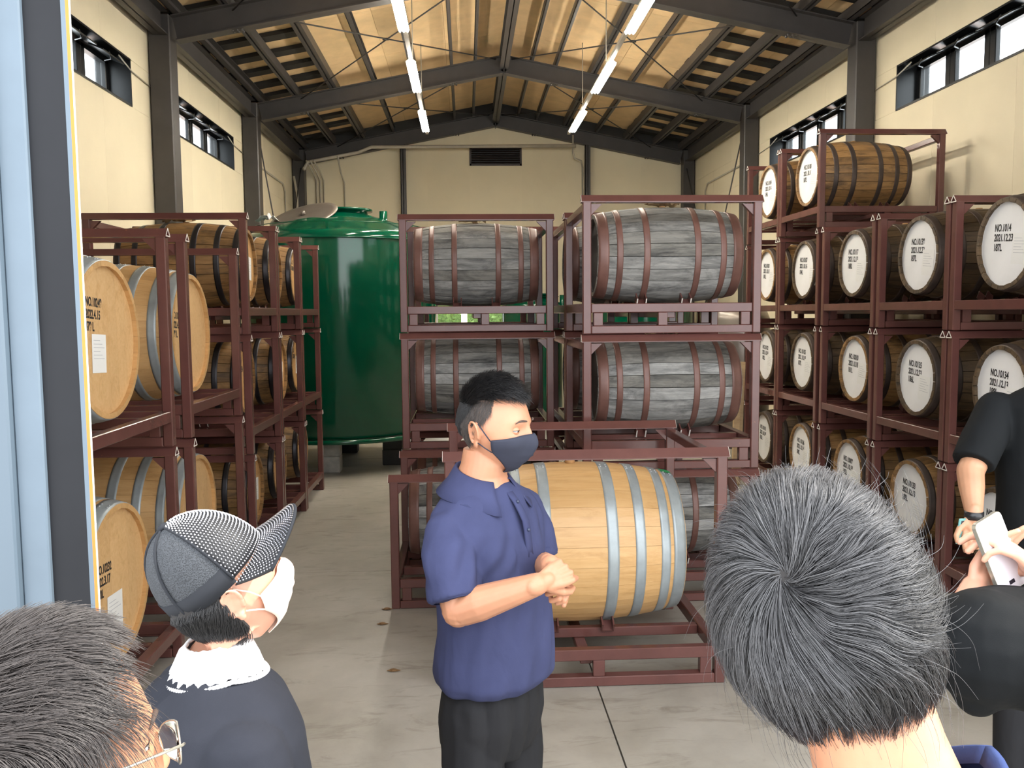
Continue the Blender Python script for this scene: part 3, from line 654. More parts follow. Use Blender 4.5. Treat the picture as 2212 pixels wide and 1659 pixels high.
tank((TX, TY), 1.19, .43, 2.78, 3.17, 'tall dark green storage tank standing on concrete blocks')
lid = MB().lathe([(0, .012), (.36, .004), (.42, .0), (.42, -.014), (.40, -.014), (0, -.004)], 'Z', 48); lid.lathe([(0, .014), (.03, .014), (.03, .06), (0, .06)], 'Z', 12)
lo = lid.build('manway_lid', 'stainless', None, at(656, 466, 10.55)); lo.rotation_euler = (R(25), R(-13), 0); tag(lo, 'round steel manway lid propped open on top of the green tank', 'lid')
for k, (x, y) in enumerate(((-1.66, 10.28), (-2.35, 10.6), (-.95, 10.75), (-1.64, 11.75))):
    b = MB().bbox((-.125, -.1, 0), (.125, .1, .20), .01); b.bbox((-.12, -.1, .202), (.125, .1, .398), .01)
    tag(b.build('concrete_block', 'block' if k < 2 else 'joint_dark', None, (x, y, 0)), ('pale concrete block under the front of the green tank', 'concrete block under the left of the green tank', 'dark block under the right side of the green tank', 'block under the rear of the green tank')[k], 'block')
tank((3.05, 14.6), .85, .03, 2.3, 2.55, 'second green tank half hidden behind the centre racks')
tank((1.2, 15.5), .55, .03, 2.0, 2.2, 'small green tank behind the centre right stack')
st = MB().lathe([(0, 0), (.33, 0), (.33, 1.5), (.29, 1.6), (0, 1.62)], 'Z', 40, 0, (0, 0, .3));
for a in range(3): st.tube([(.28*math.cos(a*2.1), .28*math.sin(a*2.1), 0), (.28*math.cos(a*2.1), .28*math.sin(a*2.1), .35)], .02, 8)
tag(st.build('steel_vessel', 'stainless', None, (3.25, 9.9, 0)), 'bright stainless steel vessel behind the centre right stack', 'vessel')
fm = MB(); n = 14; vs = []; fs = []
for i in range(n):
    for j in range(n): x = (i/(n-1)-.5)*.28; y = (j/(n-1)-.5)*.2; vs.append((x, y, .09*(1-(2*i/(n-1)-1)**2)*(.6+.8*noise.noise(Vector((x*26, y*26, 3))))))
for i in range(n-1):
    for j in range(n-1): fs.append((i*n+j, (i+1)*n+j, (i+1)*n+j+1, i*n+j+1))
fm.add(vs, fs, 0, True); tag(fm.build('plastic_film', 'plastic_film', None, (TX-.80, TY-.45, 3.03)), 'crumpled clear plastic film on the tank left of the lid', 'film')
for k, (u, w_) in enumerate(((1588, .07), (1598, .05))):
    p = at(u, 990, 9.0); b = MB().bbox((-w_/2, -.02, 0), (w_/2, .02, 1.35), .004); o = b.build('timber_board', 'lumber', None, (p.x, 9.0+k*.06, 0)); o.rotation_euler = (R(-4), R(2+k), 0)
    tag(o, '%s pale timber board leaning behind the centre right stack' % ('wider', 'narrower')[k], 'board')
# leaf litter on the floor
for k, (u, v) in enumerate(((826, 1349), (850, 1450), (836, 1317))):
    d = _F+_R2*((u-1106)/FPX)-_U2*((v-829.5)/FPX); p = Vector((0, 0, EYE))+d*(EYE/-d.z)
    q = MB(); pts = [(-.035, 0), (-.02, .012), (.0, .016), (.02, .010), (.038, 0), (.02, -.013), (-.01, -.015)]
    q.prism(pts, 2, .004, .006); q.prism([(a*.5, b*.7) for a, b in pts], 2, .006, .012)
    tag(q.build('dry_leaf', 'dry_leaf', None, (p.x, p.y, 0)), ('small dry leaf on the floor beside the rack left of the person in blue', 'dry leaf on the floor left of the hip of the person in blue', 'curled dry leaf at the foot of the left rack post')[k], 'leaf')
# ------------------------------------------------------------------ doorway jamb and sliding leaf, left
jm = empty('door_2', (-.012, 1.72, 0), kind='structure')
MB().prism([(-.826, 0), (-.752, 0), (-.790, .08), (-.90, .08)], 2, 0, FZ).build('jamb', 'jamb_steel', jm)
MB().prism([(-.754, -.002), (-.7450, -.002), (-.7455, .001), (-.756, .004)], 2, 0, FZ).build('jamb_lip', 'jamb_trim', jm)
MB().prism([(-.7450, -.002), (-.7385, -.002), (-.7388, 0), (-.7455, .0)], 2, 0, FZ).build('seal', 'seal_orange', jm)
MB().prism([(-.7385, -.002), (-.7355, -.002), (-.7358, 0), (-.7388, 0)], 2, 0, FZ).build('seal_strip', 'seal_white', jm)
MB().bbox((-.880, -.012, 0), (-.826, .05, FZ), .003).build('jamb_cover', 'jamb_trim', jm)
MB().bbox((-1.9, -.03, 0), (-.880, .03, FZ), .004).build('door_leaf', 'door_leaf', jm)
# ------------------------------------------------------------------ outdoors beyond the back door
tag(MB().box((-12, YBK+.45, -.1), (14, 40, -.01)).build('ground', 'earth_pink'), kind='structure')
tag(MB().box((-9, 24, 0), (12, 24.2, 1.42)).build('garden_wall', 'earth_pink'), 'low pinkish wall outside beyond the back doorway', 'wall', kind='structure')
tag(MB().bbox((-.08, 0, 0), (.08, .1, 2.4)).build('white_post', 'seal_white', None, (-.05, 23, 0)), 'white post outside beyond the back doorway', 'post')
hg = MB(); random.seed(3)
for i in range(2600):
    x = random.uniform(-5, 9); y = random.uniform(24.5, 25.6); z = random.uniform(1.0, 3.2); a = random.uniform(.05, .12); m = Matrix.Translation((x, y, z)) @ Matrix.Rotation(random.uniform(0, 6), 4, Vector((random.random(), random.random(), random.random())).normalized())
    hg.add([m @ Vector(p) for p in ((-a, 0, 0), (0, -a*.5, 0), (a, 0, 0), (0, a*.5, 0))], [(0, 1, 2, 3)])
hg.box((-5, 25.3, 0), (9, 25.8, 3)); tag(hg.build('hedge', 'leaf_green'), 'leafy green hedge seen through the back doorway', 'hedge', kind='stuff')
#PEOPLE#
# ------------------------------------------------------------------ people
def V(*a): return Vector(a)
def frame(f, u):
    f = Vector(f).normalized(); r = f.cross(Vector(u)).normalized(); u = r.cross(f); return r, f, u      # right, forward, up
class Body(MB):
    def limb(s, pts, rad, n=14, end=True):
        pts = [Vector(p) for p in pts]; P = []; Q = []
        # resample smoothly
        for i in range(len(pts)-1):
            for k in range(6): t = k/6; P.append(pts[i].lerp(pts[i+1], t)); Q.append(rad[i]*(1-t)+rad[i+1]*t)
        P.append(pts[-1]); Q.append(rad[-1]); s.tube(P, Q, n)
        for p, r in list(zip(pts, rad))[:None if end else -1]: s.sphere(p, r, 7)
    def loft(s, rings, n=28, e=2.2, cap=True):
        vs = []; fs = []
        for c, a, b in rings:
            for k in range(n):
                t = 2*math.pi*k/n; cx, sx = math.cos(t), math.sin(t)
                vs.append(Vector(c)+Vector(a)*(abs(cx)**(2/e))*(1 if cx > 0 else -1)+Vector(b)*(abs(sx)**(2/e))*(1 if sx > 0 else -1))
        for i in range(len(rings)-1):
            for k in range(n): fs.append((i*n+k, i*n+(k+1) % n, (i+1)*n+(k+1) % n, (i+1)*n+k))
        if cap: fs += [tuple(range(n)), tuple(range((len(rings)-1)*n, len(rings)*n))]
        s.add(vs, fs, 0, True)
def bake(mb, name, m, parent, voxel, smooth=6, disp=None, fac=.5, loc=None):
    """fuse the pieces into one continuous skin"""
    o = mb.build('tmp', m); a = o.modifiers.new('r', 'REMESH'); a.mode = 'VOXEL'; a.voxel_size = voxel; a.use_smooth_shade = True
    b = o.modifiers.new('s', 'SMOOTH'); b.factor = fac; b.iterations = smooth
    bpy.context.view_layer.update(); me = bpy.data.meshes.new_from_object(o.evaluated_get(bpy.context.evaluated_depsgraph_get())); bpy.data.objects.remove(o)
    if disp:
        nn = [v.normal.copy() for v in me.vertices]
        for v, n_ in zip(me.vertices, nn): v.co = v.co+n_*disp(v.co)
    me.materials.clear(); me.materials.append(mat(m)); me.name = name
    for p in me.polygons: p.use_smooth = True
    o = link(name, me, parent)
    if parent: o.matrix_parent_inverse = Matrix.Translation(parent.location).inverted()
    return o
def hd_point(d, nose=1, sc=1.0):
    """surface of a head for a direction, head frame: x right, y forward, z up, metres"""
    dx, dy, dz = d; t = max(0, -dz); fr = max(0, dy)
    x = .0765*dx; y = .098*dy; z = .124*dz if dz > 0 else .118*dz
    x *= 1-.30*t**1.6+.05*max(0, .5-abs(dz)); 
    if dy < 0: y *= 1-.34*t**1.3; y += .012*t
    else: y *= 1-.05*t
    y += .010*t*fr
    if dz > 0 and dy < 0: y *= 1.05
    if fr > .2:
        g = lambda q, c, w_: math.exp(-((q-c)/w_)**2)
        f2 = min(1, (fr-.2)/.3)
        y -= .011*(g(abs(x), .032, .015)*g(z, -.001, .0125))*f2
        y += .0045*g(z, .020, .009)*g(abs(x), .026, .024)*f2
        x += (.004 if x > 0 else -.004)*g(z, -.035, .02)*g(abs(x), .055, .02)
        y += .004*g(z, -.036, .018)*g(abs(x), .042, .016)*f2
        if nose:
            zz = z; h = (.022*max(0, min(1, (.010-zz)/.048)) if zz > -.040 else .022*math.exp(-((zz+.040)/.008)**2)); wd = .0085+.006*max(0, min(1, (.0-zz)/.04))
            y += (h+.004*g(zz, -.005, .03))*g(x, 0, wd)*f2; y += .008*g(z, -.040, .008)*g(abs(x), .013, .006)*f2
        y += .0055*g(z, -.066, .006)*g(x, 0, .018)*f2+.006*g(z, -.079, .006)*g(x, 0, .016)*f2-.003*g(z, -.0725, .003)*g(x, 0, .02)*f2
        y += .007*g(z, -.104, .014)*g(x, 0, .02)*f2
    return Vector((x, y, z))*sc
def head_mesh(mb, c, r, f, u, ears=(1, 1), n=60, sc=1.0):
    mtx = Matrix((r, f, u)).transposed().to_4x4(); mtx.translation = c; vs = []; fs = []
    for i in range(1, n):
        a = math.pi*i/n
        for k in range(2*n): t = math.pi*k/n; vs.append(mtx @ hd_point((math.sin(a)*math.cos(t), math.sin(a)*math.sin(t), math.cos(a)), 1, sc))
    vs += [mtx @ hd_point((0, 0, 1), 1, sc), mtx @ hd_point((0, 0, -1), 1, sc)]; m = 2*n
    for i in range(n-2):
        for k in range(m): fs.append((i*m+k, (i+1)*m+k, (i+1)*m+(k+1) % m, i*m+(k+1) % m))
    for k in range(m): fs.append((len(vs)-2, k, (k+1) % m)); fs.append((len(vs)-1, (n-2)*m+(k+1) % m, (n-2)*m+k))
    mb.add(vs, fs, 0, True)
    for s in (-1, 1):
        if not ears[0 if s < 0 else 1]: continue
        E = Matrix.Translation((s*.0745*sc, -.010, -.012)) @ Matrix.Rotation(R(-28*s), 4, 'Z') @ Matrix.Rotation(R(8*s), 4, 'Y') @ Matrix.Rotation(R(-10), 4, 'X')
        hel = []
        for k in range(15):
            a = R(200-265*k/14); rad = .0185+.002*math.sin(a); hel.append(mtx @ E @ Vector((s*(.010+.004*math.sin(k/14*math.pi)), rad*math.cos(a)*-1-.004, .031*math.sin(a)+.004)))
        mb.tube(hel, [.0036]*15, 8)
        anti = [mtx @ E @ Vector((s*.008, -.010*math.cos(R(150-200*k/8))-.004, .020*math.sin(R(150-200*k/8))+.004)) for k in range(9)]
        mb.tube(anti, [.0032]*9, 8)
        b = MB(); b.sphere((s*.003, -.003, .003), (.005, .018, .030), 9); b.sphere((s*.008, .001, -.026), (.0045, .009, .010), 7); b.sphere((s*.007, .012, -.004), (.004, .004, .007), 6)
        mb.add([mtx @ E @ Vector(p) for p in b.v], b.f, 0, True)
    return mtx
def eyes(mtx, parent, closed=.45, sides=(-1, 1)):
    for s in sides:
        b = MB(); c = Vector((s*.031, .0718, -.001)); b.sphere(c, .0118, 12); q = [mtx @ Vector(p) for p in b.v]; e = MB(); e.add(q, b.f, 0, True); eo = put(e.build('eye', 'eye_white'), parent)
        b = MB(); b.sphere(c+Vector((.0, .0062, -.001)), .0066, 10); e = MB(); e.add([mtx @ Vector(p) for p in b.v], b.f, 0, True); put(e.build('iris', 'iris'), eo, True)
        for top in (1, -1):
            vs = []; fs = []; n = 12; m = 5; a1 = (R(24)-closed*R(24)) if top > 0 else R(-14)
            for i in range(n+1):
                az = R(-80+160*i/n)
                for k in range(m+1):
                    el = (a1*math.cos(az)**.5 if math.cos(az) > 0 else 0)+(R(75) if top > 0 else R(-75))*(k/m); el = min(R(88), max(R(-88), el))
                    vs.append(mtx @ (c+Vector((math.sin(az)*math.cos(el), math.cos(az)*math.cos(el), math.sin(el)))*.0130))
            for i in range(n):
                for k in range(m): fs.append((i*(m+1)+k, i*(m+1)+k+1, (i+1)*(m+1)+k+1, (i+1)*(m+1)+k))
            e = MB(); e.add(vs, fs, 0, True); eo2 = put(e.build('eyelid', 'skin'), parent)
            if top > 0: put(MB().tube([v_+(v_-mtx @ c)*.02 for v_ in vs[::m+1]], .0008, 5).build('lashes', 'iris'), eo2)
        vs = []; pts = [mtx @ (hd_point(Vector((s*(.014+.036*t)/.0765, .9, (.021+.006*math.sin(t*2.6)-.004*t)/.124)).normalized())*1.012) for t in [i/8 for i in range(9)]]
        put(MB().tube(pts, [.0016, .0028, .003, .003, .0028, .0024, .002, .0015, .0008], 6).build('eyebrow', 'brow'), parent)
def put(o, parent, deep=False):
    bpy.context.view_layer.update(); o.parent = parent; o.matrix_parent_inverse = parent.matrix_world.inverted(); return o
def hand(mb, wr, d, nrm, side, curl=(40, 45, 50, 55), thumb=30, sc=1.0, spread=4):
    """wrist point, direction of the fingers, palm normal, side: +1 thumb on (d x n) side"""
    d = Vector(d).normalized(); nrm = Vector(nrm); nrm = (nrm-d*nrm.dot(d)).normalized(); x = d.cross(nrm)*side
    L = [(.040, .024, .019), (.045, .028, .021), (.041, .026, .020), (.032, .019, .017)]; kx = (.030, .010, -.010, -.028); kl = (.088, .092, .086, .077)
    mb.limb([wr-d*.02, wr+d*.02], [.024*sc, .023*sc])
    for i in range(4):
        k = wr+(d*kl[i]+x*kx[i])*sc; mb.limb([wr+(d*.018+x*kx[i]*.55)*sc, wr+(d*kl[i]*.6+x*kx[i]*.85-nrm*.003)*sc, k], [.0135*sc, .0135*sc, .0100*sc], 10)
        ang = 0; p = k; dd = d; rr = (.0092, .0083, .0076, .0068); pts = [p]
        sp = Matrix.Rotation(R(spread*(1.5-i))*side, 3, nrm)
        for j in range(3):
            ang += R(curl[i]*(1.0 if j else .8)); q = (d*math.cos(ang)+nrm*math.sin(ang)); q = sp @ q; p = p+q*L[i][j]*sc; pts.append(p)
        mb.limb(pts, [r_*sc*(.9 if i == 3 else 1) for r_ in rr], 10)
    t0 = wr+(d*.022+x*.020+nrm*.006)*sc; ta = R(thumb); t1 = t0+(d*.032+x*.026+nrm*.010)*sc; t2 = t1+(d*math.cos(ta)*.03+x*(.018-.02*math.sin(ta))+nrm*.018*math.sin(ta)*1.6)*sc; t3 = t2+(d*math.cos(ta)*.022-x*.008*math.sin(ta)+nrm*.014)*sc
    mb.limb([t0, t1, t2, t3], [.015*sc, .0115*sc, .0098*sc, .0082*sc], 10)
    mb.limb([t0, wr+(d*.05+x*.012+nrm*.006)*sc], [.014*sc, .010*sc])
def hair(name, parent, mtx, count, region, flow, length, m, seed, lift=.006, rad=.00042, base=1.04, step=6, jitter=.25, rise=.3, clump=.16):
    """hair strands combed along the skull, head frame"""
    rnd = random.Random(seed); pos = []; rr = []; cnt = 0; n = step
    while cnt < count:
        d = Vector((rnd.gauss(0, 1), rnd.gauss(0, 1), rnd.gauss(0, 1))).normalized()
        ok = region(d)
        if ok <= 0 or rnd.random() > ok: continue
        L = length(d)*(.65+.6*rnd.random()); fl_ = flow(d); tang = (fl_-d*fl_.dot(d))
        if tang.length < 1e-4: tang = Vector((rnd.gauss(0, 1), rnd.gauss(0, 1), rnd.gauss(0, 1))).cross(d)
        tang = (tang.normalized()+Vector((rnd.gauss(0, 1), rnd.gauss(0, 1), rnd.gauss(0, 1)))*jitter).normalized()
        p = hd_point(d, 0)*base; h = 0; lf = lift*(.4+rnd.random()); cur = d.copy(); pts = [p.copy()]
        for k in range(1, n):
            s_ = L/(n-1); q = cur*p.length+tang*s_; cur = q.normalized(); surf = hd_point(cur, 0)*base; t = k/(n-1)
            p = surf+cur*(lf*math.sin(min(1, t*1.4)*math.pi/2)+rise*L*t*t*.12)
            f3 = flow(cur); tt = f3-cur*f3.dot(cur)
            if tt.length > 1e-4: tang = (tang*.75+tt.normalized()*.25+noise.noise_vector(cur*7+Vector((seed, 0, 0)))*clump).normalized()
            tang = (tang-cur*tang.dot(cur)).normalized(); pts.append(p)
        pos += [mtx @ q for q in pts]; rr += [rad*(1-.65*k/(n-1)) for k in range(n)]; cnt += 1
    hc = bpy.data.hair_curves.new(name); hc.add_curves([n]*count)
    hc.position_data.foreach_set('vector', [c for p in pos for c in p]) if hasattr(hc, 'position_data') else hc.attributes['position'].data.foreach_set('vector', [c for p in pos for c in p])
    ra = hc.attributes.get('radius') or hc.attributes.new('radius', 'FLOAT', 'POINT'); ra.data.foreach_set('value', rr)
    hc.materials.append(mat(m)); o = bpy.data.objects.new(name, hc); C.objects.link(o); put(o, parent); o['kind'] = 'stuff'; return o
def scalp(name, parent, mtx, region, m, base=1.03, n=48, bump_=.0):
    vs = []; fs = []; idx = {}
    for i in range(n+1):
        a = math.pi*i/n
        for k in range(2*n):
            t = math.pi*k/n; d = Vector((math.sin(a)*math.cos(t), math.sin(a)*math.sin(t), math.cos(a)))
            g = max(0, min(1, region(d)*3)); idx[i, k] = len(vs); vs.append(mtx @ (hd_point(d, 0)*(.97+(base-.97)*g)*(1+bump_*noise.noise(d*9)*g)))
    for i in range(n):
        for k in range(2*n):
            k2 = (k+1) % (2*n); a = math.pi*(i+.5)/n; t = math.pi*(k+.5)/n; d = Vector((math.sin(a)*math.cos(t), math.sin(a)*math.sin(t), math.cos(a)))
            if region(d) > 0: fs.append((idx[i, k], idx[i+1, k], idx[i+1, k2], idx[i, k2]))
    b = MB(); b.add(vs, fs, 0, True); return put(b.build(name, m), parent)
def mask(name, parent, mtx, m, strap_m, off=.006, ears=(-1, 1), edge=.062):
    """cloth face mask over nose and chin"""
    vs = []; fs = []; n, mm = 28, 18
    for i in range(n+1):
        s = -1+2*i/n; az = s*R(74)
        zt = -.012-.012*abs(s)**1.2+.004*(1-abs(s)); zb = -.120+.062*abs(s)**2.2
        for k in range(mm+1):
            t = k/mm; z = zt+(zb-zt)*t; el = z/.118; el = max(-.985, el); c_ = math.sqrt(1-min(.97, el*el)); d = Vector((math.sin(az)*c_, math.cos(az)*c_, el)).normalized()
            p = hd_point(d, 0); ridge = .019*math.exp(-(s/.15)**2)*math.exp(-((t-.24)/.30)**2)+.006*math.exp(-(s/.4)**2)*math.exp(-((t-.45)/.4)**2)
            p = p+Vector((math.sin(az), math.cos(az), 0))*(off*(1 if 0 < k < mm else .5))+Vector((0, ridge, -.004*t*(1-abs(s)))); vs.append(mtx @ p)
    for i in range(n):
        for k in range(mm): fs.append((i*(mm+1)+k, i*(mm+1)+k+1, (i+1)*(mm+1)+k+1, (i+1)*(mm+1)+k))
    b = MB(); b.add(vs, fs, 0, True); o = b.build(name, m); so_ = o.modifiers.new('s', 'SOLIDIFY'); so_.thickness = .0016; put(o, parent)
    for s in ears:
        for top in (1, 0):
            i = n if s > 0 else 0; k = 1 if top else mm-1; Pp = mtx.inverted() @ vs[i*(mm+1)+k]; 
            E = Vector((s*.082, -.006, .016 if top else -.032)); mid = (Pp+E)/2+Vector((s*.006, .004, 0))
            put(MB().tube([mtx @ q for q in (Pp, mid, E)], .0016, 6).build('ear_loop', strap_m), o)
    return o
def grow(fn):     # helper for cloth folds
    return fn
# ---- man in the blue polo shirt, facing right with clasped hands
def blue_man():
    c0 = V(.052, 2.20, 0); r, f, u = frame((.77, -.64, 0), (0, 0, 1)); root = tag(empty('person', c0), 'person in navy blue polo and dark face mask standing with clasped hands', 'person')
    P_ = lambda a, b, z: c0+r*a+f*b+V(0, 0, z)
    hc = at(1070, 921, 2.19); hr, hf, hu = frame((.86, -.50, -.03), (.02, -.02, 1)); b = Body(); mtx = head_mesh(b, hc, hr, hf, hu, sc=.97)
    b.loft([(hc+hf*-.028-hu*.06, hr*.054, hf*.058), (hc+hf*-.030-hu*.10, hr*.060, hf*.062), (P_(0, -.022, 1.475), r*.066, f*.066), (P_(0, -.02, 1.44), r*.09, f*.075), (P_(0, -.015, 1.38), r*.15, f*.09), (P_(0, 0, 1.25), r*.14, f*.10), (P_(0, 0, 1.0), r*.13, f*.10), (P_(0, 0, .9), r*.14, f*.10)])
    S = P_(.165, -.01, 1.362); E = at(990, 1318, 2.0); W = at(1160, 1262, 1.93)
    b.limb([S-r*.025-V(0, 0, .03), S.lerp(E, .5), E, E.lerp(W, .28), E.lerp(W, .7), W], [.042, .045, .041, .043, .034, .027])
    S2 = P_(-.165, -.01, 1.362); E2 = at(1164, 1225, 2.30); W2 = at(1190, 1222, 2.05)
    b.limb([S2+r*.02-V(0, 0, .03), E2, E2.lerp(W2, .3), W2], [.042, .040, .041, .027])
    hand(b, W+V(.008, 0, .002), at(1232, 1226, 1.97)-at(1160, 1262, 1.93), V(.1, .9, -.3), -1, (62, 80, 84, 84), 30, .88, 0)
    hand(b, W2, at(1226, 1268, 1.955)-W2, V(-.45, -.3, -.55), 1, (68, 72, 72, 70), 30, .88, 0)
    # creases between gripping fingers come from the finger chains themselves
    body = bake(b, 'body', 'skin', root, .0027, 3)
    eyes(mtx, root, .75)
    # hair
    def reg(d):
        hl = .40-.25*max(0, -d.y)-(.55 if d.y < .25 else 0)*min(1, (.25-d.y)*2.2)
        if d.y > .25: hl = .60+.10*abs(d.x)
        return 1 if d.z > hl and d.z > -.62 else 0
    scalp('hair_cap', root, mtx, lambda d: reg(d), 'scalp_short', .985)
    top = lambda d: 1 if d.z > .60+.14*max(0, d.y)-.9*max(0, -d.y-.2) and reg(d) else 0
    scalp('hair_top', root, mtx, lambda d: top(d), 'scalp_dark', .992, bump_=.0)
    hair('short_hair', root, mtx, 7000, lambda d: reg(d) and (1-.75*top(d)), lambda d: Vector((0, -.15, -1)) if abs(d.x) > .3 else Vector((0, .5, -1)), lambda d: .014, 'hair_short', 4, .002, .00036, .985, 5, .35)
    hair('long_hair', root, mtx, 9000, lambda d: top(d) and d.z > .45, lambda d: Vector((.25, 1.0, .12)), lambda d: .034, 'hair_black', 5, .012, .00042, .985, 7, .28, 2.6, .22)
    hair('back_hair', root, mtx, 9000, lambda d: top(d) and d.z <= .55, lambda d: Vector((0, -.1, -1)), lambda d: .016, 'hair_black', 6, .005, .00042, .985, 6, .3, 1.2, .1)
    mask('face_mask', root, mtx, 'mask_dark', 'mask_dark')
    # shirt
    s = Body(); R_ = lambda z, w_, d_, o=0: (P_(0, o, z), r*w_, f*d_)
    s.loft([R_(.930, .140, .112, .01), R_(.937, .160, .132, .012), R_(.96, .172, .146, .016), R_(1.0, .172, .146, .016), R_(1.06, .166, .140, .016), R_(1.14, .163, .134, .012), R_(1.22, .168, .132, .008), R_(1.30, .180, .128, .002), R_(1.355, .187, .116, -.006), R_(1.395, .170, .102, -.012), R_(1.43, .125, .088, -.016), R_(1.452, .085, .074, -.018), R_(1.462, .066, .062, -.018)], 36, 2.15)
    SE = S.lerp(E, .86); s.limb([S-r*.012+V(0, 0, -.012), S.lerp(E, .3), S.lerp(E, .6), SE], [.056, .066, .068, .068], 18, False)
    SE2 = S2.lerp(E2, .85); s.limb([S2+r*.012-V(0, 0, .01), S2.lerp(E2, .5), SE2], [.066, .064, .060], 18, False)
    def folds(p):
        q = p-c0; a, bb = q.dot(r), q.dot(f); n_ = noise.noise(Vector((a*9, bb*9, p.z*5)))*.009
        n_ += .006*noise.noise(Vector((a*24+p.z*9, bb*22, p.z*6+3)))
        if p.z < 1.02: n_ += .002*math.sin(math.atan2(bb, a)*9+p.z*22)*max(0, 1-(p.z-.93)/.09)
        n_ += .0045*math.sin((p.z+a*1.3)*75)*math.exp(-((p.z-1.29)/.06)**2)*(1 if a > .05 else 0)
        return n_
    sh = bake(s, 'shirt', 'polo_blue', root, .0055, 8, folds)
    # collar: folded band round the neck, placket and buttons, sleeve cuffs
    vs = []; fs = []; N = 40; 
    for i in range(N+1):
        t = R(28)+R(304)*i/N; ca, sa = math.sin(t), math.cos(t); op = math.exp(-((abs(t-math.pi)-R(152))/R(24))**2)
        for k, (rw, rf, dz, o_) in enumerate(((.064, .064, 1.470, 0), (.067, .066, 1.494, 0), (.074, .073, 1.494, 0), (.098, .090, 1.462, .0), (.135+.004*op, .113+.016*op, 1.434-.022*op, .0))):
            back = .5*(1-sa); vs.append(P_(-ca*rw, sa*rf-.018+.0*op, dz+.012*back-.028*(1-back)*(1 if k < 3 else .8)))
    for i in range(N):
        for k in range(4): fs.append((i*5+k, i*5+k+1, (i+1)*5+k+1, (i+1)*5+k))
    q = MB(); q.add(vs, fs, 0, True); co_ = q.build('collar', 'polo_blue'); m_ = co_.modifiers.new('s', 'SOLIDIFY'); m_.thickness = .003; put(co_, root)
    pl = []; 
    for k in range(8): t = k/7; pl.append(P_(-.004, .066+.046*min(1, t*2.2)**.7+.020*t-.004, 1.440-.16*t))
    q = MB(); vs = []; fs = []
    for p in pl: vs += [p-r*.014+f*.002, p-r*.012+f*.006, p+r*.010+f*.006, p+r*.012+f*.001]
    for i in range(len(pl)-1):
        for k in range(3): fs.append((i*4+k, i*4+k+1, (i+1)*4+k+1, (i+1)*4+k))
    q.add(vs, fs, 0, True); o = q.build('placket', 'polo_blue'); m_ = o.modifiers.new('s', 'SOLIDIFY'); m_.thickness = .002; put(o, root)
    for k in (0, 1): q = MB(); q.sphere(pl[1+3*k]+f*.008, (.0045, .0045, .0045), 6); put(q.build('button', 'button'), root)
    for A, B_, rr in ((S, SE, .0635), (S2, SE2, .0615)):
        ax = (B_-A).normalized(); q = MB(); q.tube([B_-ax*.026, B_-ax*.024, B_+ax*.002, B_+ax*.004], [rr*.93, rr*1.0, rr*1.0, rr*.90], 24, 0, False); o = q.build('cuff', 'polo_blue'); m_ = o.modifiers.new('s', 'SOLIDIFY'); m_.thickness = .003; put(o, root)
    # trousers with pleats
    t_ = Body()
    t_.loft([R_(.955, .130, .106, .006), R_(.90, .150, .116, .004), R_(.84, .158, .120, .0), R_(.78, .155, .112, -.004), R_(.74, .140, .10, -.006)], 32)
    for sx in (-1, 1): t_.limb([P_(sx*.080, 0, .86), P_(sx*.086, .006, .70), P_(sx*.088, .008, .48), P_(sx*.092, .0, .26), P_(sx*.094, -.01, .07)], [.080, .082, .074, .066, .062], 20)
    def pleat(p):
        q = p-c0; a, bb = q.dot(r), q.dot(f); w_ = max(0, min(1, (p.z-.45)/.4)); fl2 = max(0, bb)/.1
        return .011*abs(math.sin(a*48+.6))**.6*w_*min(1, fl2)+.006*noise.noise(Vector((a*12, bb*12, p.z*4)))+.004*noise.noise(Vector((a*30, bb*30, p.z*7)))
    bake(t_, 'trousers', 'trouser_black', root, .006, 5, pleat)
    for sx in (-1, 1):
        q = Body(); q.loft([(P_(sx*.094, -.075, .03), r*.032, V(0, 0, .03)), (P_(sx*.095, -.04, .042), r*.04, V(0, 0, .042)), (P_(sx*.098, .04, .042), r*.044, V(0, 0, .042)), (P_(sx*.10, .12, .032), r*.046, V(0, 0, .031)), (P_(sx*.10, .18, .024), r*.036, V(0, 0, .022)), (P_(sx*.10, .20, .018), r*.015, V(0, 0, .014))], 16)
        bake(q, 'shoe', 'trouser_black', root, .006, 3)
blue_man()
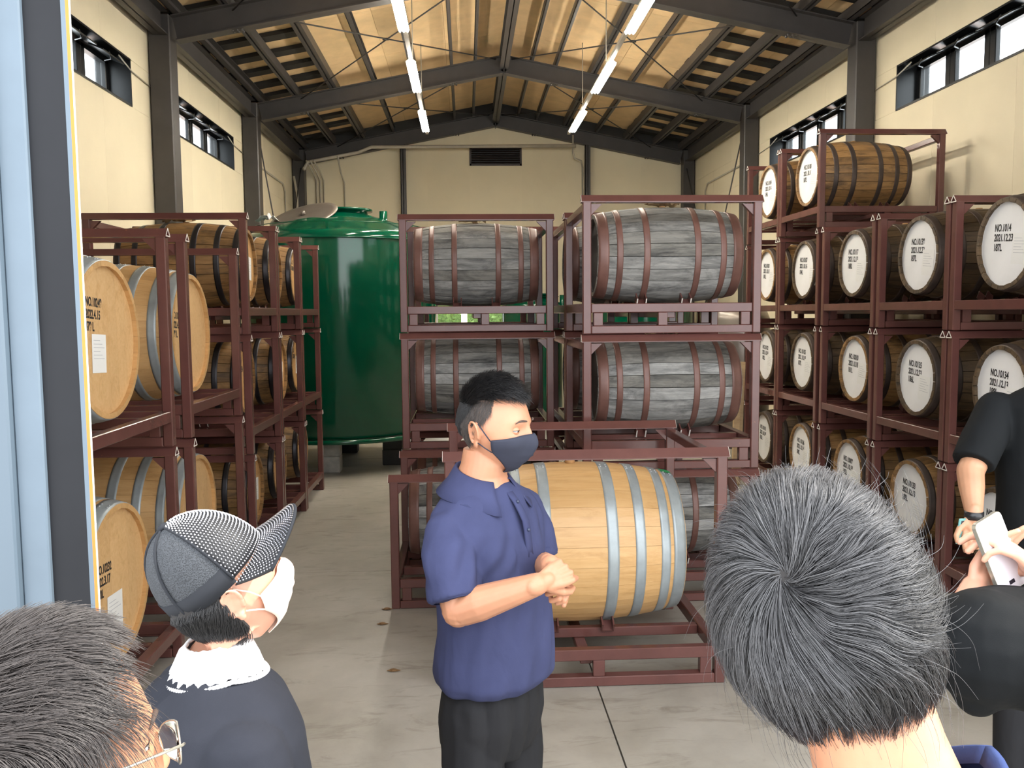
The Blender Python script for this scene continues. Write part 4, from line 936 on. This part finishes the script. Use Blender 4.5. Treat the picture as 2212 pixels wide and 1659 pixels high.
# ---- woman in a studded cap, seen from behind
def cap_woman():
    hc = at(492, 1272, 1.60); hr, hf, hu = frame((.72, .50, .42), (-.25, 0, .9)); c0 = V(-.60, 1.50, 0)
    root = tag(empty('person', c0), 'person in studded black mesh cap, white lace collar and black sweater looking up', 'person')
    b = Body(); mtx = head_mesh(b, hc, hr, hf, hu, sc=.97); nb = at(468, 1404, 1.60)
    b.loft([(hc-hu*.05-hf*.03, hr*.050, hf*.056), (hc-hu*.085-hf*.030, hr*.053, hf*.055), (nb+V(0, 0, .03), hr*.058, hf*.056), (nb-V(0, 0, .04), hr*.062, hf*.055)])
    SH = nb+V(.0, -.015, -.060); sr = V(.50, -.86, 0).normalized(); sf = V(.86, .50, 0).normalized()
    b.loft([(SH+V(0, 0, .04), sr*.06, sf*.05), (SH-V(0, 0, .06), sr*.10, sf*.07), (SH-V(0, 0, .3), sr*.12, sf*.08)])
    bake(b, 'body', 'skin_fair', root, .0034, 3)
    reg = lambda d: 1 if d.z > -.56-.12*noise.noise(d*5) and d.y < -.16-.35*max(0, abs(d.x)-.6) and d.z < .3 else 0
    scalp('hair_cap', root, mtx, reg, 'scalp_dark', 1.05, bump_=.04)
    hair('hair', root, mtx, 7000, lambda d: reg(d) and d.z < .15, lambda d: Vector((-d.x*.3, -.9, -1)), lambda d: .034, 'hair_black', 9, .007, .00045, 1.03, 7, .3, 1.0)
    o = mask('face_mask', root, mtx, 'mask_pink', 'mask_pink', .008, (1,))
    # cap
    cr_, cf_, cu_ = frame((.795, 0, .606), (-.58, -.30, .76)); cm = Matrix((cr_, cf_, cu_)).transposed().to_4x4(); cm.translation = hc+hu*.030
    def cp(d, o_=0):
        return cm @ (Vector((d[0]*(.092+o_), d[1]*(.108+o_)-.004, .010+d[2]*(.132+o_))))
    cap = tag(bpy.data.objects.new('cap', None)); C.objects.link(cap); put(cap, root)
    def panel(n, t0, t1, m, o_=0, e0=0, e1=90, N=10):
        vs = []; fs = []
        for i in range(N+1):
            el = R(e0+(e1-e0)*i/N)
            for k in range(N+1): t = R(t0+(t1-t0)*k/N); vs.append(cp((math.cos(el)*math.cos(t), math.cos(el)*math.sin(t), math.sin(el)), o_))
        for i in range(N):
            for k in range(N): fs.append((i*(N+1)+k, i*(N+1)+k+1, (i+1)*(N+1)+k+1, (i+1)*(N+1)+k))
        q = MB(); q.add(vs, fs, 0, True); o = q.build(n, m); m_ = o.modifiers.new('s', 'SOLIDIFY'); m_.thickness = .0015; put(o, cap); return o
    for t0 in (150, 210, 270, 330): panel('mesh_panel', t0, t0+60, 'cap_mesh')
    for t0 in (30, 90): panel('front_panel', t0, t0+60, 'cap_black')
    for t0 in (150, 210, 270, 330, 30): put(MB().tube([cp((math.cos(R(e))*math.cos(R(t0)), math.cos(R(e))*math.sin(R(t0)), math.sin(R(e))), .001) for e in range(0, 91, 6)], .0028, 6).build('seam', 'cap_band'), cap)
    vs = []; fs = []
    for k in range(49):
        t = R(-215+250*k/48+0); t = R(152+238*k/48)
        for e in (-3, 13): vs.append(cp((math.cos(R(e))*math.cos(t), math.cos(R(e))*math.sin(t), math.sin(R(e))), .0015))
    for k in range(48): fs.append((2*k, 2*k+1, 2*k+3, 2*k+2))
    q = MB(); q.add(vs, fs, 0, True); o = q.build('sweatband', 'cap_band'); m_ = o.modifiers.new('s', 'SOLIDIFY'); m_.thickness = .002; put(o, cap)
    put(MB().lathe([(0, .006), (.008, .004), (.010, 0), (.008, -.002)], 'Z', 14).build('button', 'cap_band'), cap).matrix_world = Matrix.Translation(cp((0, 0, 1), .002)) @ cm.to_3x3().normalized().to_4x4()
    # brim
    def bp(s, t, dz=0):
        a = R(90-64*s); bx = math.cos(a); by = math.sin(a); L = .088*math.cos(s*1.2)**.25 if abs(s*1.2) < 1.57 else 0
        x = bx*(.092)+bx*.010*t; y = by*.108-.004+L*t; z = .010-.030*(s*s)*(.35+.65*t)-.006*t+.008*t*t
        return cm @ Vector((x, y, z+dz))
    vs = []; fs = []; n, m = 26, 12
    for i in range(n+1):
        for k in range(m+1): vs.append(bp(-1+2*i/n, k/m))
    for i in range(n):
        for k in range(m): fs.append((i*(m+1)+k, i*(m+1)+k+1, (i+1)*(m+1)+k+1, (i+1)*(m+1)+k))
    q = MB(); q.add(vs, fs, 0, True); o = q.build('brim', 'cap_black'); m_ = o.modifiers.new('s', 'SOLIDIFY'); m_.thickness = .004; put(o, cap)
    put(MB().tube([bp(-1+2*i/40, 1.0) for i in range(41)], .0032, 6).build('brim_edge', 'cap_band'), cap)
    st = MB()
    def stone(p, r_):
        st.add([p+V(r_, 0, 0), p-V(r_, 0, 0), p+V(0, r_, 0), p-V(0, r_, 0), p+V(0, 0, r_), p-V(0, 0, r_)], [(0, 2, 4), (2, 1, 4), (1, 3, 4), (3, 0, 4), (2, 0, 5), (1, 2, 5), (3, 1, 5), (0, 3, 5)], 0)
    e = 3
    while e < 88:
        nn = max(3, int(math.cos(R(e))*R(120)*.105/.0056))
        for k in range(nn): t = R(31+118*(k+.5*(int(e/3.1) % 2))/nn); stone(cp((math.cos(R(e))*math.cos(t), math.cos(R(e))*math.sin(t), math.sin(R(e))), .002), .0022)
        e += 3.0
    for i in range(38):
        s = -1+2*(i+.5)/38; L = .088*max(0, math.cos(s*1.2))**.25; nn = int(L/.0056)
        for k in range(nn): stone(bp(s, (k+.5)/nn, .0030), .0022)
    o = put(st.build('rhinestones', 'rhinestone'), cap); o['kind'] = 'stuff'
    # sweater
    s = Body(); sh = SH-V(0, 0, .01)
    s.loft([(sh+V(0, 0, .045), sr*.075, sf*.062), (sh+V(0, 0, .022), sr*.12, sf*.09), (sh-V(0, 0, .015), sr*.18, sf*.125), (sh-V(0, 0, .07), sr*.215, sf*.15), (sh-V(.0, 0, .18), sr*.225, sf*.165), (sh-V(0, 0, .34), sr*.21, sf*.16), (sh-V(0, 0, .55), sr*.21, sf*.15)], 32)
    for sg in (1, -1):
        A = sh+sr*sg*.175-V(0, 0, .075); s.limb([A, A+sr*sg*.06+sf*.03-V(0, 0, .22), A+sr*sg*.05+sf*.17-V(0, 0, .38)], [.080, .078, .062], 18)
    bake(s, 'sweater', 'black_knit', root, .007, 9, lambda p: .006*noise.noise(p*7)+.004*noise.noise(Vector((p.x*14, p.y*14, p.z*5))))
    # skirt and legs below the frame
    s = Body(); lo_ = V(sh.x, sh.y, 0); s.loft([(lo_+V(0, 0, .72), sr*.17, sf*.12), (lo_+V(0, 0, .5), sr*.19, sf*.14), (lo_+V(0, 0, .25), sr*.21, sf*.16)], 28); bake(s, 'skirt', 'black_knit', root, .01, 4)
    s = Body()
    for sg in (1, -1): s.limb([lo_+sr*.09*sg+V(0, 0, .4), lo_+sr*.09*sg+V(0, 0, .06), lo_+sr*.09*sg+sf*.12+V(0, 0, .035)], [.055, .038, .033])
    bake(s, 'shoes', 'black_knit', root, .008, 4)
    # lace collar
    vs = []; fs = []; N = 96; q = MB(); nc = nb+V(.0, 0, .015); nr = hr*.5+sr*.5; nf = hf*.35+sf*.65; nr.normalize(); nf.normalize()
    for i in range(N+1):
        t = 2*math.pi*i/N
        for k in range(5):
            w_ = (.056, .062, .074, .086, .096)[k]+(.004*math.sin(t*26) if k == 4 else 0)+.001*math.sin(t*13+k); z = (.006, .010, .000, -.020, -.044)[k]
            vs.append(nc+nr*w_*math.cos(t)*1.05+nf*w_*.92*math.sin(t)+V(0, 0, z-.03*max(0, math.sin(t))*k/4+.004*noise.noise(Vector((t*6, k, 0)))))
    for i in range(N):
        for k in range(4):
            fs.append((i*5+k, i*5+k+1, (i+1)*5+k+1, (i+1)*5+k))
    q.add(vs, fs, 0, True); o = q.build('lace_collar', 'lace'); m_ = o.modifiers.new('s', 'SOLIDIFY'); m_.thickness = .004; put(o, root)
    q = MB()
    for i in range(90): t = 2*math.pi*i/90; q.sphere(nc+nr*.099*math.cos(t)*1.05+nf*.091*math.sin(t)+V(0, 0, -.048-.03*max(0, math.sin(t))), (.0065, .0065, .004), 4)
    o = put(q.build('lace_edge', 'lace'), root); o['kind'] = 'stuff'
cap_woman()
# ---- grey haired man with glasses, lower left corner
def left_man():
    hc = at(100, 1652, .80); hr, hf, hu = frame((.74, .66, .0), (-.06, .04, 1)); c0 = V(hc.x-.05, hc.y-.08, 0)
    root = tag(empty('person', c0), 'grey haired person with thin metal glasses in the lower left corner', 'person')
    b = Body(); mtx = head_mesh(b, hc, hr, hf, hu)
    b.loft([(hc-hf*.03-hu*.06, hr*.055, hf*.06), (hc-hf*.05-hu*.14, hr*.06, hf*.06), (hc-hf*.06-hu*.2, hr*.1, hf*.07), (hc-hf*.06-hu*.26, hr*.15, hf*.09)])
    bake(b, 'body', 'skin', root, .0032, 3); eyes(mtx, root, .3)
    def reg(d):
        if d.y > .30: return 1 if d.z > .80+.25*abs(d.x)-.0*d.y+.32*max(0, d.y-.5) else 0
        hl = .66-1.5*max(0, .30-d.y)
        return 1 if d.z > max(-.62, hl) else 0
    scalp('hair_cap', root, mtx, reg, 'scalp_dark', 1.055, bump_=.05)
    hair('hair', root, mtx, 15000, reg, lambda d: Vector((d.x*.5, .9*(1 if d.z > .35 else .1), -.35 if d.z > .35 else -1.2)), lambda d: .060 if d.y < .2 else .040, 'hair_brown', 11, .013, .00040, 1.035, 8, .40, 1.2, .28)
    # glasses
    g = tag(bpy.data.objects.new('glasses', None)); C.objects.link(g); put(g, root)
    T_ = lambda x, y, z: mtx @ Vector((x, y, z))
    for s in (-1, 1):
        rim = [T_(s*.034+.026*math.cos(R(a)), .112-abs(.008*math.cos(R(a))), -.008+.021*math.sin(R(a))) for a in range(0, 361, 12)]
        put(MB().tube(rim, .0011, 6, 0, False).build('rim', 'glasses_metal'), g)
        q = MB(); q.add([T_(s*.034, .112, -.008)]+rim, [(0, k, k+1) for k in range(1, len(rim)-1)], 0, True); o = q.build('lens', 'lens'); m_ = o.modifiers.new('s', 'SOLIDIFY'); m_.thickness = .0016; put(o, g)
        put(MB().tube([T_(s*.060, .108, -.002), T_(s*.066, .104, .0), T_(s*.074, .06, .002), T_(s*.080, .0, .004), T_(s*.078, -.022, -.012)], .0016, 6).build('temple', 'glasses_metal'), g)
    put(MB().tube([T_(-.009, .114, -.004), T_(0, .118, .0), T_(.009, .114, -.004)], .0012, 6).build('bridge', 'glasses_metal'), g)
    s = Body(); n_ = hc-hf*.06-hu*.18; lo_ = V(n_.x, n_.y, 0); z0 = n_.z; a_ = hr; f_ = hf
    s.loft([(lo_+V(0, 0, z0+.02), a_*.075, f_*.07), (lo_+V(0, 0, z0-.03), a_*.16, f_*.09), (lo_+V(0, 0, z0-.09), a_*.2, f_*.11), (lo_+V(0, 0, z0-.35), a_*.18, f_*.12), (lo_+V(0, 0, .8), a_*.18, f_*.13)], 28)
    for sg in (1, -1): A = lo_+a_*sg*.17+V(0, 0, z0-.08); s.limb([A, A+a_*sg*.05-V(0, 0, .27), A+a_*sg*.03+f_*.06-V(0, 0, .5)], [.07, .058, .045])
    bake(s, 'shirt', 'black_knit', root, .01, 5)
    s = Body()
    for sg in (1, -1): s.limb([lo_+a_*.09*sg+V(0, 0, .82), lo_+a_*.1*sg+V(0, 0, .45), lo_+a_*.1*sg+V(0, 0, .07), lo_+a_*.1*sg+f_*.15+V(0, 0, .04)], [.085, .07, .055, .038])
    bake(s, 'trousers', 'trouser_black', root, .012, 4)
left_man()
# ---- man right in front of the camera, back of the head
def front_man():
    hc = at(1786, 1345, .80); hr, hf, hu = frame((-.06, .97, .04), (-.32, .0, 1)); c0 = V(hc.x+.03, hc.y-.02, 0)
    root = tag(empty('person', c0), 'person in navy shirt seen from behind, large head of greying black hair', 'person')
    b = Body(); mtx = head_mesh(b, hc, hr, hf, hu)
    nb = hc-hu*.175-hf*.05+V(.0, 0, 0)
    b.loft([(hc-hf*.03-hu*.05, hr*.060, hf*.06), (hc-hf*.04-hu*.11, hr*.062, hf*.06), (nb, hr*.070, hf*.064), (nb-V(0, 0, .05), hr*.12, hf*.075), (nb-V(0, 0, .12), hr*.17, hf*.09)])
    bake(b, 'body', 'skin', root, .0032, 3)
    W = Vector((-.60, -.50, .70)).normalized()         # the whorl
    def reg(d):
        if d.y > .3: return 1 if d.z > .4 else 0
        return 1 if d.z > -.93+.45*max(0, abs(d.x)-.45) and not (abs(d.x) > .8 and d.z < -.1 and d.y > -.1) else 0
    scalp('hair_cap', root, mtx, reg, 'scalp_dark', 1.07, bump_=.02)
    def flow(d):
        t = d-W*d.dot(W); sw = W.cross(d); base_ = t.normalized()+sw.normalized()*.9*math.exp(-t.length*1.6) if t.length > 1e-3 else Vector((1, 0, 0))
        if d.z < .1: base_ = base_*.5+Vector((-.05, 0, -1.0))
        return base_
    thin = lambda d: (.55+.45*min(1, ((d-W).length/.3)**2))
    up_ = lambda d: max(0, min(1, (d.z-.38-.30*d.x)/.40))  # crown mask: real greying plus a top highlight put into the hair colour
    hair('grey_sheen_hair', root, mtx, 20000, lambda d: reg(d) and thin(d)*up_(d), flow, lambda d: .068, 'hair_grey_sheen', 21, .018, .00032, 1.07, 9, .17, .8, .27)
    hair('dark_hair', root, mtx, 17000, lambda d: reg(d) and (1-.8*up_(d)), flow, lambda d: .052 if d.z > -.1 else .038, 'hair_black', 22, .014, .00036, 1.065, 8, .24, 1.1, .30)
    hair('stray_hair', root, mtx, 350, reg, flow, lambda d: .065, 'hair_grey_sheen', 23, .028, .0002, 1.08, 9, .5, 2.5)
    scalp('bald_spot', root, mtx, lambda d: 1 if (d-W-Vector((.13, 0, -.12))).length < .12 else 0, 'scalp_short', 1.074, 110)
    s = Body(); lo_ = V(nb.x+.01, nb.y-.0, 0); z0 = nb.z-.02
    a_ = hr; f_ = hf
    s.loft([(lo_+V(0, 0, z0+.015), a_*.080, f_*.075), (lo_+V(0, 0, z0-.015), a_*.12, f_*.088), (lo_+V(0, 0, z0-.06), a_*.185, f_*.105), (lo_+V(0, 0, z0-.12), a_*.21, f_*.115), (lo_+V(0, 0, z0-.4), a_*.18, f_*.12), (lo_+V(0, 0, .8), a_*.18, f_*.13)], 30)
    for sg in (1, -1): A = lo_+a_*sg*.18+V(0, 0, z0-.10); s.limb([A, A+a_*sg*.05-V(0, 0, .27), A+a_*sg*.03+f_*.06-V(0, 0, .5)], [.072, .058, .045])
    bake(s, 'shirt', 'navy_knit', root, .009, 5)
    q = MB(); vs = []; fs = []; N = 48
    for i in range(N+1):
        t = 2*math.pi*i/N
        for k, (w_, z) in enumerate(((.076, .035), (.082, .050), (.089, .048), (.102, .012), (.108, -.008))): vs.append(lo_+a_*w_*math.cos(t)+f_*w_*.95*math.sin(t)+V(0, 0, z0+z-.04*max(0, math.sin(t))))
    for i in range(N):
        for k in range(4): fs.append((i*5+k, i*5+k+1, (i+1)*5+k+1, (i+1)*5+k))
    q.add(vs, fs, 0, True); o = q.build('collar', 'navy_knit'); m_ = o.modifiers.new('s', 'SOLIDIFY'); m_.thickness = .004; put(o, root)
    s = Body()
    for sg in (1, -1): s.limb([lo_+a_*.09*sg+V(0, 0, .82), lo_+a_*.1*sg+V(0, 0, .45), lo_+a_*.1*sg+V(0, 0, .07), lo_+a_*.1*sg+f_*.15+V(0, 0, .04)], [.085, .07, .055, .038])
    bake(s, 'trousers', 'trouser_black', root, .012, 4)
front_man()
# ---- man in a black polo with his hands behind his back, right edge
def black_man():
    Y0 = 2.9; c0 = V(2.135, 2.95, 0); r, f, u = frame((.50, .87, 0), (0, 0, 1)); root = tag(empty('person', c0), 'person in black polo shirt with hands behind his back at the right edge', 'person')
    P_ = lambda a, b, z: c0+r*a+f*b+V(0, 0, z)
    hc = P_(0, .035, 1.80); b = Body(); hr, hf, hu = frame(f+V(0, 0, -.05), (0, 0, 1)); mtx = head_mesh(b, hc, hr, hf, hu)
    b.loft([(hc-hf*.03-hu*.05, hr*.055, hf*.06), (hc-hf*.045-hu*.12, hr*.06, hf*.06), (P_(0, -.02, 1.62), r*.07, f*.07), (P_(0, -.01, 1.56), r*.13, f*.085), (P_(0, 0, 1.45), r*.16, f*.10), (P_(0, 0, 1.0), r*.14, f*.10)])
    S = P_(-.19, -.03, 1.53); E = at(2096, 1018, 2.92); W = at(2104, 1112, 2.80)
    b.limb([S-V(0, 0, .03), E, E.lerp(W, .35), W], [.045, .046, .043, .028])
    hand(b, W, at(2102, 1172, 2.78)-W, V(-.4, -.8, 0), 1, (35, 45, 50, 50), 20, .95, 2)
    S2 = P_(.19, -.03, 1.53); E2 = P_(.25, -.06, 1.24); W2 = P_(.27, .02, .98)
    b.limb([S2-V(0, 0, .03), E2, W2], [.045, .043, .028]); hand(b, W2, V(0, 0, -1), V(-1, 0, 0), 1, (15, 20, 25, 28), 20, 1.0, 2)
    bake(b, 'body', 'skin_tan', root, .0038, 3)
    reg = lambda d: 1 if (d.z > -.5 and d.y < .2) or d.z > .5 else 0
    scalp('hair_cap', root, mtx, reg, 'scalp_dark', 1.06)
    hair('hair', root, mtx, 5000, reg, lambda d: Vector((0, .2, -1)), lambda d: .03, 'hair_black', 31, .006, .0006, 1.05, 6, .3)
    s = Body(); R_ = lambda z, w_, d_, o=0: (P_(0, o, z), r*w_, f*d_)
    s.loft([R_(.86, .185, .14), R_(1.0, .185, .142), R_(1.2, .18, .14), R_(1.38, .195, .14), R_(1.48, .205, .13, -.01), R_(1.545, .19, .112, -.02), R_(1.59, .14, .095, -.02), R_(1.62, .085, .08, -.02)], 32)
    for A, B_ in ((S, E), (S2, E2)): s.limb([A+V(0, 0, -.01), A.lerp(B_, .5), A.lerp(B_, .88)], [.074, .076, .072], 18, False)
    bake(s, 'shirt', 'polo_black', root, .007, 7, lambda p: .007*noise.noise(p*6)+.004*noise.noise(Vector((p.x*16, p.y*16, p.z*7))))
    q = MB(); vs = []; fs = []; N = 40
    for i in range(N+1):
        t = 2*math.pi*i/N
        for k, (w_, z) in enumerate(((.072, 1.640), (.078, 1.662), (.084, 1.660), (.100, 1.618), (.106, 1.600))): vs.append(P_(w_*math.cos(t), w_*math.sin(t)-.02, z-.05*max(0, math.sin(t))))
    for i in range(N):
        for k in range(4): fs.append((i*5+k, i*5+k+1, (i+1)*5+k+1, (i+1)*5+k))
    q.add(vs, fs, 0, True); o = q.build('collar', 'polo_black'); m_ = o.modifiers.new('s', 'SOLIDIFY'); m_.thickness = .004; put(o, root)
    s = Body(); s.loft([R_(.95, .16, .12), R_(.80, .17, .12), R_(.72, .15, .1)], 24)
    for sg in (-1, 1): s.limb([P_(.09*sg, 0, .85), P_(.095*sg, .01, .45), P_(.1*sg, 0, .07), P_(.1*sg, .15, .04)], [.088, .07, .055, .038])
    bake(s, 'trousers', 'trouser_black', root, .01, 4)
    q = MB(); q.tube([W-V(.0, 0, -.012), W-V(.0, 0, .014)], [.031, .031], 20); put(q.build('watch_strap', 'watch'), root)
    p = MB().bbox((-.036, -.004, -.075), (.036, .004, .075), .003); p.bbox((-.022, -.0055, .03), (-.004, -.004, .062), .0005, 1)
    o = p.build('phone', ['phone_teal', 'phone_dark']); o.matrix_world = Matrix.Translation(at(2080, 1147, 2.80)) @ Matrix.Rotation(R(8), 4, 'Z') @ Matrix.Rotation(R(8), 4, 'X') @ Matrix.Scale(.62, 4)
    tag(o, 'teal backed phone held behind the back of the person in black polo', 'phone')
black_man()
# ---- person photographing with a white phone, right edge
def phone_woman():
    c0 = V(1.18, 1.33, 0); r, f, u = frame((-.25, .95, 0), (0, 0, 1)); root = tag(empty('person', c0), 'person in loose black top holding up a white phone at the right edge', 'person')
    P_ = lambda a, b, z: c0+r*a+f*b+V(0, 0, z)
    hc = P_(.12, .02, 1.56); hr, hf, hu = frame(f+V(0, 0, -.15), (0, 0, 1)); b = Body(); mtx = head_mesh(b, hc, hr, hf, hu, sc=.96)
    b.loft([(hc-hf*.03-hu*.05, hr*.05, hf*.055), (hc-hf*.04-hu*.13, hr*.052, hf*.055), (P_(.1, -.01, 1.36), r*.08, f*.06), (P_(.1, 0, 1.28), r*.13, f*.08), (P_(.1, 0, 1.0), r*.12, f*.09)])
    S = P_(-.09, 0, 1.29); E = at(2075, 1400, 1.40); W = at(2110, 1290, 1.44)
    E = at(2070, 1372, 1.47); W = at(2106, 1272, 1.52); b.limb([S, E, E.lerp(W, .4), W], [.045, .040, .034, .026])
    ph = at(2158, 1196, 1.50)
    hand(b, W, at(2146, 1195, 1.53)-W, V(.25, -1, .2), 1, (12, 16, 20, 24), 38, .82, 2)
    W2 = at(2262, 1262, 1.46); b.limb([P_(.29, 0, 1.28), P_(.30, .05, 1.10), W2], [.045, .038, .026]); hand(b, W2, at(2205, 1205, 1.48)-W2, V(-.6, .3, .1), -1, (25, 30, 34, 38), 30, .95, 3)
    bake(b, 'body', 'skin_fair', root, .0030, 3)
    reg = lambda d: 1 if (d.z > -.95 and d.y < .1) or d.z > .45 else 0
    scalp('hair_cap', root, mtx, reg, 'scalp_dark', 1.07); hair('hair', root, mtx, 5000, reg, lambda d: Vector((0, -.1, -1)), lambda d: .12, 'hair_black', 41, .01, .0006, 1.06, 7, .2)
    m = Matrix.Translation(ph) @ Matrix.Rotation(R(24), 4, 'Z') @ Matrix.Rotation(R(-16), 4, 'Y') @ Matrix.Rotation(R(-14), 4, 'X')
    p = MB(); pts = []
    for cx, cz, a0 in ((.028, .062, 0), (-.028, .062, 90), (-.028, -.062, 180), (.028, -.062, 270)):
        for a in range(0, 91, 15): pts.append((cx+.010*math.cos(R(a0+a)), cz+.010*math.sin(R(a0+a))))
    t = tag(empty('phone'), 'white phone held up in the hands at the right edge', 'phone'); t.matrix_world = m
    MB().prism(pts, 1, -.004, .004).build('case', 'glasses_metal', t)
    MB().prism([(a*.97, b_*.985) for a, b_ in pts], 1, -.0048, -.004).build('screen', 'phone_white', t)
    MB().prism([(a*.2+.0, b_*.05-.055) for a, b_ in pts], 1, -.0052, -.0048).build('button', 'phone_dark', t)
    s = Body(); R_ = lambda z, w_, d_, o=0, x=.1: (P_(x, o, z), r*w_, f*d_)
    s.loft([R_(.62, .22, .17), R_(.80, .22, .17), R_(1.05, .20, .15), R_(1.22, .19, .12), R_(1.30, .16, .10), R_(1.36, .09, .08)], 30)
    A = S; B_ = E
    s.limb([A+V(0, 0, -.01), at(2190, 1400, 1.44), at(2135, 1400, 1.42), at(2120, 1380, 1.44), at(2098, 1345, 1.46)], [.09, .11, .105, .085, .045], 20)
    s.limb([at(2150, 1420, 1.42), at(2115, 1490, 1.42)], [.09, .045], 18)
    s.limb([P_(.29, 0, 1.27), P_(.31, .04, 1.08), P_(.32, .1, 1.10)], [.075, .08, .05], 18)
    bake(s, 'top', 'polo_black', root, .007, 9, lambda p: .012*noise.noise(p*6)+.005*noise.noise(Vector((p.x*15, p.y*15, p.z*6))))
    s = Body()
    for sg in (-1, 1): s.limb([P_(.1+.08*sg, 0, .75), P_(.1+.085*sg, .01, .42), P_(.1+.09*sg, 0, .07), P_(.1+.09*sg, .13, .04)], [.082, .062, .05, .034])
    bake(s, 'trousers', 'denim', root, .01, 4)
phone_woman()
